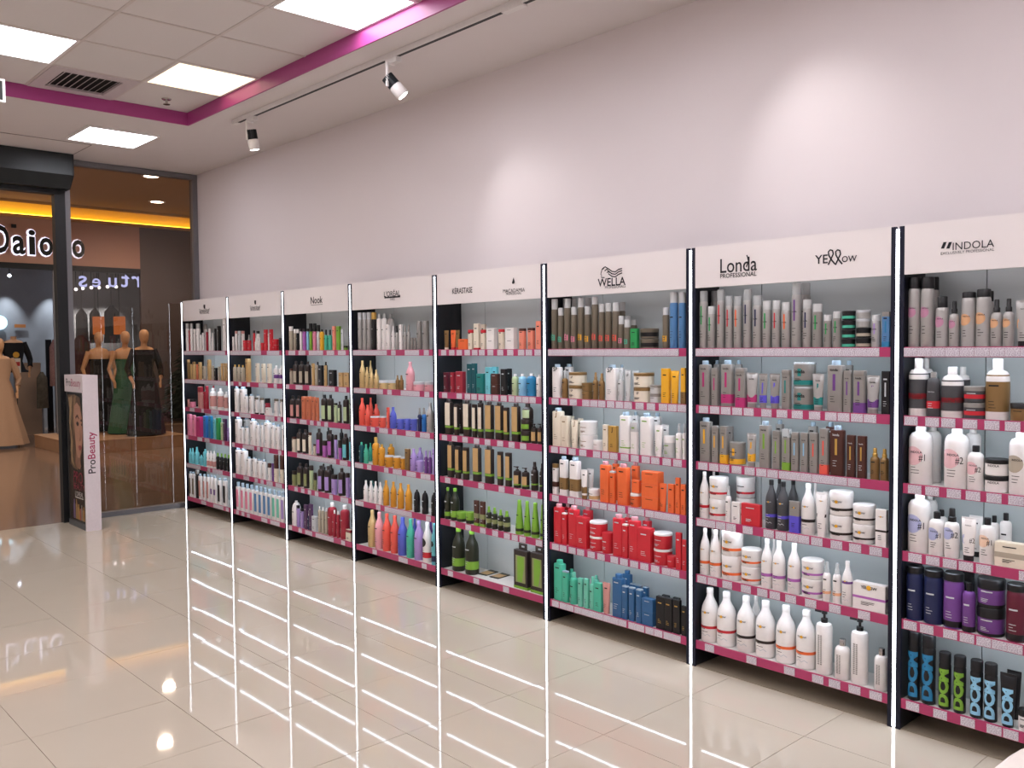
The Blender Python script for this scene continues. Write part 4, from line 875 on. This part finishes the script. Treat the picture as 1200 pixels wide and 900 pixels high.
# ------------------------------------------------------------------ security gate with poster, beside the entrance
def gate():
    X0, X1, Y0, Y1, H = -.04, .455, -1.082, -.955, 1.35
    t = empty('security_gate', ((X0+X1)/2, (Y0+Y1)/2, 0)); tag(t, 'white upright security gate with a portrait poster beside the shop entrance', 'security gate')
    def R(vf): return shift(vf, -(X0+X1)/2, -(Y0+Y1)/2, 0)
    mw_ = mat('gate_white', 'e2d8dc', .4); mk = mat('gate_black', '17181b', .35)
    mesh_obj('side_cover', R(box(X1-.02, X1, Y0+.001, Y1, 0, H)), mw_, t)
    mesh_obj('top_cover', R(box(X0, X1-.02, Y0+.001, Y1, H-.15, H)), mw_, t)
    mesh_obj('core', R(box(X0, X1-.02, Y0+.012, Y1-.004, .0, H-.15)), mk, t)
    mesh_obj('base', R(box(X0, X1-.02, Y0+.006, Y0+.012, 0, .05)), mat('gate_base_grey', '4a4d52', .4), t)
    x0, x1, z0, z1 = X0+.03, X1-.03, .06, H-.16; y = Y0+.011; W = x1-x0; Hh = z1-z0
    po = mesh_obj('poster', R(box(x0, x1, y, y+.003, z0, z1)), mat('poster_black', '120d0d', .25), t)
    def art(nm, pts, c_, k, rough=.3):
        q = [(x0+a*W, z0+b*Hh) for a, b in pts]
        mesh_obj(nm, R(flat_from(q, y-.0005*k)), mat('poster_'+c_, c_, rough, noise=.15, scale=25), po)
    art('poster_hair', [(.02,.98),(.5,.99),(.8,.97),(.95,.8),(.9,.62),(.75,.46),(.55,.40),(.3,.41),(.12,.44),(.2,.56),(.08,.7),(.16,.84)], '5b4330', 1)
    art('poster_hair', [(.1,.96),(.34,.98),(.3,.86),(.2,.74),(.3,.62),(.24,.5),(.38,.42),(.2,.45),(.14,.55),(.2,.66),(.1,.76),(.15,.88)], 'a58763', 2)
    art('poster_hair', [(.45,.985),(.6,.98),(.5,.9),(.42,.8),(.44,.7),(.36,.66),(.32,.78),(.38,.9)], '8a6b4b', 2)
    art('poster_face', [(.46,.9),(.62,.93),(.8,.9),(.9,.82),(.93,.72),(.9,.62),(.82,.55),(.72,.5),(.58,.5),(.5,.56),(.46,.64),(.44,.74),(.42,.82)], 'b98970', 3)
    art('poster_face', [(.5,.56),(.58,.5),(.72,.5),(.78,.44),(.7,.41),(.5,.42),(.42,.46)], '8f6550', 2.5)
    art('poster_brow', [(.52,.815),(.62,.835),(.74,.81),(.74,.8),(.62,.818),(.52,.8)], '3a2419', 4); art('poster_brow', [(.82,.80),(.9,.805),(.92,.78),(.9,.785),(.83,.785)], '3a2419', 4)
    art('poster_eye', [(.55,.765),(.62,.785),(.72,.77),(.7,.75),(.62,.745)], '2a1a14', 4); art('poster_eye', [(.84,.765),(.88,.775),(.92,.76),(.88,.75)], '2a1a14', 4)
    art('poster_nose', [(.78,.74),(.82,.67),(.8,.635),(.74,.63),(.72,.645),(.77,.66)], '93654f', 4)
    art('poster_lips', [(.64,.585),(.7,.6),(.75,.596),(.8,.6),(.86,.585),(.78,.56),(.7,.562)], '8f3a3c', 4)
    P = R(text_wall('PRO', x0+.3*W, x0+.85*W, z0+.30*Hh, y-.002, 1.1)); mesh_obj('poster_lettering', P, mat('poster_red', '8e1f3c', .4), po)
    P = R(text_wall('BEAUTY', x0+.28*W, x0+.95*W, z0+.245*Hh, y-.002, 1.0)); mesh_obj('poster_lettering', P, mat('poster_red', '8e1f3c', .4), po)
    mesh_obj('poster_lettering', R(join(text_wall("L'ORÉAL", x0+.36*W, x0+.86*W, z0+.195*Hh, y-.002), quad(x0+.36*W, x0+.86*W, z0+.18*Hh, z0+.188*Hh, y-.002))), mat('poster_white', 'd8d2d0', .4), po)
    for i, (a, hh, c_) in enumerate(((.28, .15, '6d5a86'), (.42, .155, 'a47c4e'), (.55, .12, 'b08a4f'), (.66, .09, '9e3b3a'), (.74, .12, '8a7f74'), (.86, .11, 'a0712e'))):
        b0 = .012; art('poster_bottle', [(a-.055, b0), (a+.055, b0), (a+.055, b0+hh*.7), (a+.025, b0+hh*.85), (a+.025, b0+hh), (a-.025, b0+hh), (a-.025, b0+hh*.85), (a-.055, b0+hh*.7)], c_, 2)
    # lettering
    mr, mk2 = mat('letter_magenta', 'a8315c', .4), mat('letter_dark', '3a3238', .4)
    v, f, tw = text2d('ProBeauty', .012); v1, f1, tw1 = text2d('Pro', .012)
    # along the narrow side, reading upwards
    L_ = .36; k = L_/tw; zb = .5; yc = (Y0+Y1)/2+.025
    def side(vv, off): return [(X1+.0006, yc-b*k, zb+off+a*k) for a, b in vv]
    v2, f2, tw2 = text2d('Beauty', .012)
    mesh_obj('side_lettering', R((side(v1, 0), f1)), mk2, t)
    mesh_obj('side_lettering', R((side(v2, L_-tw2*k), f2)), mr, t)
    xa, xb = X0+.05, X1-.05; wv = (xb-xa)
    mesh_obj('top_lettering', R(text_wall('Pro', xa, xa+wv*tw1/tw, H-.1, Y0+.0004)), mk2, t)
    mesh_obj('top_lettering', R(text_wall('Beauty', xb-wv*tw2/tw, xb, H-.1, Y0+.0004)), mr, t)
gate()

# ------------------------------------------------------------------ the mall outside
M_MF = mat('mall_floor_stone', '8d7361', .12, noise=.08, scale=1.2)
mf = struct(mesh_obj('floor_mall', box(-14, XF, -9, 9, -.05, -.001), M_MF), 'polished brown stone floor of the mall corridor', 'floor')
M_MC = mat('mall_ceiling', 'b8946f', .8)
XM = -7.2; ZT = at(100, 262, 0, XM).z; ZM = ZT+.24
struct(mesh_obj('ceiling_mall', join(box(XM+.35, XF-.12, -9, 9, ZM, ZM+.06), box(XM-.1, XM+.35, -9, 9, ZT+.38, ZT+.44)), M_MC), 'tan plaster ceiling of the mall corridor', 'ceiling')
cove = struct(empty('trim_5', (XM, 0, 3.6)), 'yellow lit cove along the mall ceiling edge', 'trim')
mesh_obj('cove_back', shift(box(XM-.06, XM, -9, 9, ZT+.07, ZT+.38), -XM, 0, -3.6), mat('cove_paint', 'e6c46a', .7), cove)
mesh_obj('cove_lip', shift(join(box(XM, XM+.12, -9, 9, ZT+.01, ZT+.05), box(XM+.33, XM+.35, -9, 9, ZT+.2, ZT+.38)), -XM, 0, -3.6), mat('cove_lip_paint', 'b58a55', .7), cove)
mesh_obj('cove_light', shift(box(XM+.015, XM+.1, -9, 9, ZT+.055, ZT+.065), -XM, 0, -3.6), emit('cove_light', 'ffc83a', 6.0), cove)
def mall_light(x, y):
    t = empty('downlight', (x, y, ZM)); 
    tag(t, 'round white downlight in the mall ceiling, %s' % ('nearer of the two' if x > -4.6 else 'farther of the two'), 'downlight', 'mall downlights')
    mesh_obj('ring', loft([(.24, .24, 2, -.008), (.26, .26, 2, 0)], 20), M_WHITEP, t)
    mesh_obj('lens', loft([(.19, .19, 2, -.0095), (.19, .19, 2, -.0085)], 20), emit('mall_lens', 'ffe6d0', MALL_E), t)
    ld = bpy.data.lights.new('downlight_beam', 'SPOT'); ld.energy = 170; ld.color = (1, .88, .76); ld.spot_size = math.radians(165); ld.spot_blend = .8; ld.shadow_soft_size = .09
    lo = bpy.data.objects.new('downlight_beam', ld); COL.objects.link(lo); lo.parent = t; lo.location = (0, 0, -.02)
p1 = at(177, 207, 2, ZM-.01); p2 = at(184, 237, 2, ZM-.01)
for p in (p1, p2): mall_light(p.x, p.y)
for x, y in ((-3.0, -1.8), (-5.6, -1.4), (-3.0, -4.2)):
    mall_light(x, y); 
for n_, o in enumerate([q for q in SC.objects if q.name.startswith('downlight.') and q.type == 'EMPTY'][1:]):
    o['label'] = ['round mall downlight above the corridor, hidden behind the shutter box, near', 'round mall downlight above the corridor, hidden behind the shutter box, far', 'round mall downlight farther along the corridor, outside the view'][n_ % 3]

# opposite shop front
M_FAS = mat('fascia_panel', 'b58a78', .5, noise=.03, scale=3); M_DKW = mat('dark_brown_wall', '5f5350', .5, noise=.04, scale=2)
YE = at(164, 300, 0, XM).y
zt = at(100, 262, 0, XM).z; zb = at(100, 312, 0, XM).z
fas = empty('shop_fascia', (XM, -2, zb)); tag(fas, 'pinkish brown fascia of the shop across the corridor', 'fascia')
mesh_obj('board', shift(box(XM-.08, XM, -9, YE, zb, ZT+.01), -XM, 2, -zb), M_FAS, fas)
mesh_obj('beam', shift(box(XM-.08, XM+.01, -9, YE, zb-.09, zb), -XM, 2, -zb), M_BLACKF, fas)
struct(mesh_obj('wall_mall', box(XM-.08, XM, YE, 9, 0, ZT+.01), M_DKW), 'dark brown wall right of the shop across the corridor', 'wall')
# halo-lit letters
def sign():
    t = empty('shop_sign', (XM, 0, 0)); a, b = at(-6, 290, 0, XM), at(99, 297, 0, XM)
    tag(t, 'black letters with white glow on the fascia across the corridor', 'sign')
    y0, y1 = a.y, b.y; base = at(40, 298, 0, XM).z
    def L(s, pa, pb, hpx=None):
        ya, yb = at(pa, 290, 0, XM).y, at(pb, 290, 0, XM).y
        v, f, w = text2d(s, .025); k = (yb-ya)/w; H_ = max(q[1] for q in v); hz = (at(40, 298-hpx, 0, XM).z-base)/H_
        for nm, off, grow, m_ in (('letter_face', .06, 0, mat('sign_black', '0c0c0d', .4)), ('letter_glow', .012, .028, emit('sign_glow', 'e8e6ff', 1.6))):
            vv, ff, w2 = text2d(s, .025+grow); hy = max(q[1] for q in vv); lo = min(q[1] for q in vv)
            mesh_obj(nm, ([(off, ya+q[0]*k+(w-w2)*k/2, base+q[1]*hz) for q in vv], ff), m_, t)
    L('D', -8, 10, 31); L('a', 13.5, 28.5, 20); L('i', 32.5, 40.5, 28); L('o', 45, 61, 20); L('n', 66, 80, 20); L('o', 83, 98, 20)
    q = at(15.5, 265, 0, XM); mesh_obj('dot', box(.02, .06, q.y-.035, q.y+.03, q.z-.03, q.z+.025), mat('sign_black', '0c0c0d', .4), t)
sign()
# interior of that shop
XB = -11
struct(mesh_obj('wall_shop_back', box(XB-.1, XB, -6, 6, 0, 3.6), mat('shop_grey_plaster', '8f9094', .8, noise=.06, scale=6)), 'grey back wall of the shop across the corridor', 'wall')
struct(mesh_obj('wall_shop_side', box(XB, XM-.08, 3.9, 4.0, 0, 3.6), mat('shop_side_plaster', '9b958f', .8)), 'pale side wall inside the shop across the corridor', 'wall')
struct(mesh_obj('ceiling_shop', box(XB, XM-.08, -6, 6, 3.4, 3.5), mat('shop_ceiling', '7c6a5f', .8)), 'ceiling of the shop across the corridor', 'ceiling')
w2 = struct(empty('window_2', (XM-.04, YE-.5, 0)), 'display window of the shop across the corridor', 'window')
ym = at(70, 480, 0, XM).y
mesh_obj('window_pane', ([(0, ym-YE+.5, .02), (0, .5, .02), (0, .5, zb-.09), (0, ym-YE+.5, zb-.09)], [(0, 1, 2, 3)]), glass_mat('shop_window_glass', 'dcd2c9'), w2)
mesh_obj('window_mullion', box(-.02, .02, ym-YE+.46, ym-YE+.5, 0, zb-.09), M_GREYF, w2)
# glowing letters built in place of a sign's reflection in the shop glass
def letter_reflection():
    t = empty('reflected_letters', (XM-.3, 0, 0)); tag(t, 'row of small blue white glowing letters standing in for a reflection in the shop window', 'sign')
    g = emit('blue_letter_reflection', 'a9baff', 2.2)
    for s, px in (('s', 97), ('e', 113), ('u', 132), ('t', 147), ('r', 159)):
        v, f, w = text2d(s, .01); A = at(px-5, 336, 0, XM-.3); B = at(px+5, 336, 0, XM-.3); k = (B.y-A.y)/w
        mesh_obj('added_letter_wire', box(-.002, .002, (A.y+B.y)/2-.002, (A.y+B.y)/2+.002, A.z, 3.4), M_BLACKF, t)
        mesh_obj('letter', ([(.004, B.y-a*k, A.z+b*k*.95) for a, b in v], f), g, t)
letter_reflection()
# ceiling spots of that shop
k_ = 0
for px, py in ((11, 323), (64, 326), (89, 339), (97, 338), (107, 337), (116, 337), (126, 336), (136, 336)):
    k_ += 1
    p = at(px, py, 0, XB+.34); t = empty('shop_spotlight', tuple(p)); tag(t, '%s small white spotlight from left in the shop across the corridor' % ORD[k_-1], 'spotlight', 'spots of the shop across the corridor')
    mesh_obj('lens', loft([(.035, .035, 2, -.03), (.075, .075, 2, 0), (.035, .035, 2, .03)], 10), emit('shop_spot', 'e6ecff', 6), t)
    mesh_obj('stem', box(-.006, .006, -.006, .006, .03, 3.4-p.z), M_BLACKF, t)
    ld = bpy.data.lights.new('shop_beam', 'SPOT'); ld.energy = 60; ld.color = (.8, .9, 1); ld.spot_size = math.radians(60); ld.spot_blend = .9
    lo = bpy.data.objects.new('shop_beam', ld); COL.objects.link(lo); lo.parent = t; lo.location = (0, 0, -.05); lo.rotation_euler = Vector((-.3, 0, -1)).to_track_quat('-Z', 'Y').to_euler()

M_SKIN = mat('mannequin_skin', 'c99a72', .5)
def mannequin(px, py_top, x, zbase, label, dress, hem_w, hem_z, neck=True, lean=0, flare=True, turn=0, strap=False):
    p = at(px, py_top, 0, x); H = p.z-zbase; s = H/1.78
    t = empty('dressed_mannequin', (x, p.y, zbase)); tag(t, label, 'mannequin', 'mannequins across the corridor')
    t.rotation_euler = (0, 0, turn)
    R_ = []
    for w, d, z, off in ((.10, .12, .9, 0), (.26, .18, 1.1, 0), (.25, .17, 1.18, 0), (.33, .2, 1.32, 0), (.36, .17, 1.42, 0), (.28, .13, 1.47, 0), (.1, .1, 1.5, 0), (.095, .1, 1.555, .01)): R_.append((d*s, w*s, 2.2, z*s, off*s, 0))
    if neck:
        for w, d, z in ((.1, .13, 1.57), (.135, .18, 1.62), (.15, .2, 1.68), (.135, .185, 1.735), (.08, .11, 1.77), (.02, .03, 1.78)): R_.append((d*s, w*s, 2, z*s, .02*s, 0))
    arms = []
    for sg in (-1, 1):
        arms.append(tube([(0, sg*.17*s, 1.43*s), (.0, sg*.23*s, 1.25*s), (-.02*s, sg*.27*s, 1.12*s), (.06*s, sg*.25*s, .98*s), (.1*s, sg*.22*s, .88*s), (.11*s, sg*.22*s, .8*s)], [.05*s, .044*s, .036*s, .032*s, .024*s, .018*s], 8))
    mesh_obj('body', join(loft(R_, 16), *arms), M_SKIN, t, smooth=True)
    D = []; seg = 36; top = 1.3 if strap else 1.44
    prof = [(.34, .22, top), (.345, .215, 1.3), (.27, .2, 1.1), (.36, .26, .95), (.36+(hem_w-.36)*.35, .28+(hem_w-.36)*.2, .95-(.95-hem_z)*.4), (hem_w, hem_w*.75, hem_z)]
    V, F = [], []
    for i, (w, d, z) in enumerate(prof):
        for k in range(seg):
            a = 2*math.pi*k/seg; fl = 1+(.06*max(0, i-2)/3)*math.cos(a*9)
            V.append((d*s/2*math.cos(a)*fl*1.03, w*s/2*math.sin(a)*fl*1.03, z*s))
    for i in range(len(prof)-1):
        for k in range(seg):
            j = (k+1) % seg; F.append((i*seg+k, i*seg+j, (i+1)*seg+j, (i+1)*seg+k))
    mesh_obj('dress', (V, F), dress, t, smooth=True)
    if not strap:
        sl = []
        for sg in (-1, 1): sl.append(tube([(0, sg*.16*s, 1.44*s), (0, sg*.235*s, 1.25*s), (-.02*s, sg*.275*s, 1.12*s), (.05*s, sg*.255*s, 1.0*s)], [.06*s, .056*s, .05*s, .044*s], 8))
        mesh_obj('sleeve', join(*sl), dress, t, smooth=True)
    return t
pl = empty('display_plinth', (-6.3, 1.25, 0)); tag(pl, 'low pale wooden plinth under the dressed mannequins', 'plinth')
mesh_obj('plinth_body', box(-1.1, .75, -.68, 1.05, 0, .19), mat('plinth_wood', 'a07a5c', .6, noise=.1, scale=8), pl)
mesh_obj('plinth_top', box(-1.11, .76, -.69, 1.06, .19, .2), mat('plinth_top', 'b08a68', .6), pl)
mesh_obj('plinth_joint', box(.75, .7515, .2, .206, 0, .19), M_BLACKF, pl)
mannequin(115, 389, -7.05, .2, 'mannequin in a black dress, left of the three on the plinth', mat('cloth_black', '141416', .8), .5, .02, strap=True)
mannequin(146, 388, -6.4, .2, 'mannequin in a strapless green gown on the plinth', mat('cloth_green', '2c5a3e', .6), .62, .02, strap=True)
mannequin(168, 386, -5.8, .2, 'mannequin in a long black patterned gown on the plinth', mat('cloth_black_pattern', '1b1a1b', .7, noise=.9, scale=30), .6, .02)
mm = mannequin(15, 380, -8.6, .35, 'headless mannequin in a black coat on a stand, far left', mat('cloth_black', '141416', .8), .5, .9, neck=False)
mesh_obj('stand_pole', box(-.012, .012, -.012, .012, -.33, .9), M_GREYF, mm); mesh_obj('stand_base', loft([(.4, .4, 2, -.35), (.4, .4, 2, -.335)], 20), M_BLACKF, mm)
mannequin(-2, 396, -7.6, .0, 'mannequin in a long beige dress at the left edge', mat('cloth_beige', 'b08d72', .75), .75, .05)
# hanging garments, orange reflection drums and small things in that shop
def garment(px0, px1, py0, py1, x, label, m_, flare=1.15):
    a, b = at(px0, py0, 0, x), at(px1, py1, 0, x); w = b.y-a.y; h = a.z-b.z
    t = empty('hanging_garment', (x, (a.y+b.y)/2, b.z)); tag(t, label, 'garment', 'garments across the corridor')
    mesh_obj('garment_body', loft([(.1, w*flare*.9, 2.5, 0), (.14, w*.95, 2.5, h*.3), (.15, w*.9, 2.5, h*.72), (.13, w*.88, 2.4, h*.84), (.09, w*.5, 2, h*.93), (.05, w*.2, 2, h)], 18), m_, t, smooth=True)
    mesh_obj('collar', loft([(.075, w*.3, 2, h*.9), (.085, w*.34, 2, h*.97), (.06, w*.26, 2, h)], 12), m_, t, smooth=True)
    if b.z > 1.5: mesh_obj('hanging_rod', box(-.008, .008, -.008, .008, h-.03, 3.4-b.z), M_GREYF, t)
    else: mesh_obj('stand_pole', box(-.012, .012, -.012, .012, -b.z+.015, .1), M_GREYF, t); mesh_obj('stand_base', loft([(.3, .3, 2, -b.z), (.3, .3, 2, -b.z+.015)], 18), M_BLACKF, t)
garment(88, 104, 362, 402, -10.6, 'light grey jacket hanging high on the back wall rail', mat('cloth_grey', '8b8b90', .8))
garment(104, 119, 361, 402, -10.5, 'brown grey jacket hanging high beside the light grey one', mat('cloth_taupe', '6a625e', .8))
garment(121, 141, 358, 402, -10.4, 'charcoal blazer with a pink collar hanging high on the rail', mat('cloth_charcoal', '3b3e45', .8))
garment(82, 108, 393, 440, -9.6, 'dusty rose fur coat behind the security gate', mat('cloth_rose_fur', '7d5a58', .95, noise=.4, scale=40, bump=.6))
garment(57, 71, 398, 452, -9.5, 'dusty pink fur coat left of the black door post', mat('cloth_pink_fur', '9a746c', .95, noise=.4, scale=40, bump=.6))
garment(42, 57, 436, 478, -9.3, 'camouflage patterned jacket on a low rail', mat('cloth_camo', '5c5446', .9, noise=.6, scale=14))
pn = at(40, 425, 0, -9.7); pnb = at(18, 489, 0, -9.7)
tag(mesh_obj('partition_screen', box(-.03, .03, pnb.y, pn.y+.1, 0, pn.z), mat('panel_beige', '9c826c', .7), None, (-9.7, 0, 0)), 'beige partition screen behind the black coat mannequin', 'screen')
for i, px in enumerate((115.5, 140)):
    a, b = at(px-7, 371, 0, -7.6), at(px+7, 392, 0, -7.6); w = b.y-a.y
    t = empty('orange_reflection_drum', (-7.6, (a.y+b.y)/2, b.z)); tag(t, '%s orange glowing drum standing in for a reflection above the mannequins' % ['left', 'right'][i], 'lamp', 'orange drums across the corridor')
    mesh_obj('reflection_drum', loft([(w, w, 2, 0), (w, w, 2, a.z-b.z)], 20), emit('orange_reflection_glow', 'e0803c', .75), t); mesh_obj('cord', box(-.005, .005, -.005, .005, a.z-b.z, 3.4-b.z), M_BLACKF, t)  # glowing drums added in place of an orange reflection in the glass
p = at(-1, 378, 0, -10.9); tag(mesh_obj('round_light', rot(loft([(.28, .28, 2, -.02), (.28, .28, 2, .02)], 24), Matrix.Rotation(math.pi/2, 3, 'Y')), emit('round_neon', 'bfe2f5', 2), None, tuple(p)), 'round pale blue light on the grey wall at the left edge', 'light')
a, b = at(17, 380, 0, -10.95), at(30, 384, 0, -10.95); tag(mesh_obj('wall_arrow_sign', box(-.01, .01, 0, b.y-a.y, b.z-a.z, 0), mat('orange_sign', 'b5703a', .5), None, tuple(a)), 'small orange sign on the grey wall above the black coat', 'sign')
a = at(14, 420, 0, -8.3); tg = empty('price_card', tuple(a)); tag(tg, 'small red white card on a thin post before the black coat', 'card'); mesh_obj('post', box(-.012, -.004, .06, .07, -a.z, 0), M_BLACKF, tg)
mesh_obj('card', box(-.004, .004, 0, .13, -.25, 0), mat('card_white', 'd8cfc4', .6), tg); mesh_obj('card_stripe', box(.004, .005, .01, .12, -.13, -.06), mat('card_red', 'b23030', .6), tg); mesh_obj('card_disc', rot(loft([(.1, .1, 2, 0), (.1, .1, 2, .006)], 14), Matrix.Rotation(math.pi/2, 3, 'Y')), mat('card_yellow', 'd6a23a', .6), tg, (.0, .065, .06))
a = at(53, 398, 0, -10.3); b = at(62, 470, 0, -10.3)
tag(mesh_obj('fitting_mirror', box(-.02, .02, a.y, b.y, 0, a.z), mat('dark_mirror', '1c1d22', .15), None, (-10.3, 0, 0)), 'tall dark mirror with a pale top against the grey wall', 'mirror')
# unseen fill lights added to brighten that shop
for i, (x, y) in enumerate(((-8.3, .4), (-8.3, 2.4))):
    t = empty('added_fill_panel', (x, y, 3.4)); tag(t, '%s unseen fill light panel added in the ceiling of the shop across the corridor' % ['left', 'right'][i], 'ceiling light')
    mesh_obj('frame', box(-.42, .42, -.42, .42, -.02, 0), M_WHITEP, t); mesh_obj('diffuser', box(-.38, .38, -.38, .38, -.024, -.0205), emit('fill_panel_glow', 'dfe8ff', 5), t)
# planter with a dark conifer against the dark wall
pb = empty('planter_bench', (XM+.33, 3.4, 0)); tag(pb, 'brown planter bench along the dark wall across the corridor', 'planter')
mesh_obj('bench_body', box(-.28, .28, -1.05, 1.4, 0, .27), mat('bench_brown', '7d6350', .6), pb); mesh_obj('bench_top', box(-.3, .3, -1.07, 1.42, .27, .29), mat('bench_top_brown', '8a7059', .5), pb)
tr = empty('conifer_tree', (XM+.36, at(226, 450, 0, XM+.36).y, .29)); tag(tr, 'dark green conical conifer on the planter bench', 'tree')
V, F = [], []; r_ = random.Random(3)
for k in range(900):
    z = r_.random()**1.3*1.75+.08; R0 = .68*(1-z/1.9); a = r_.random()*2*math.pi; rr = R0*r_.uniform(.5, .95)
    c = Vector((rr*math.cos(a)*.42, rr*math.sin(a), z)); d = Vector((math.cos(a)*.5, math.sin(a), -.35))*.1; e = Vector((-math.sin(a), math.cos(a), 0))*.025
    b0 = len(V); V += [tuple(c-d*.4-e), tuple(c-d*.4+e), tuple(c+d), tuple(c-d*.2+Vector((0, 0, .03)))]; F += [(b0, b0+1, b0+2), (b0, b0+2, b0+3), (b0+1, b0+3, b0+2)]
fo = mesh_obj('foliage', (V, F), mat('conifer_green', '18241a', .7), tr); mesh_obj('trunk', loft([(.08, .08, 2, 0), (.02, .02, 2, 1.8)], 8), mat('trunk_brown', '3a2a20', .8), tr); mesh_obj('crown_core', loft([(.28, .85, 2, .08), (.22, .6, 2, .6), (.1, .25, 2, 1.3), (.02, .03, 2, 1.8)], 14), mat('conifer_green', '18241a', .7), tr)
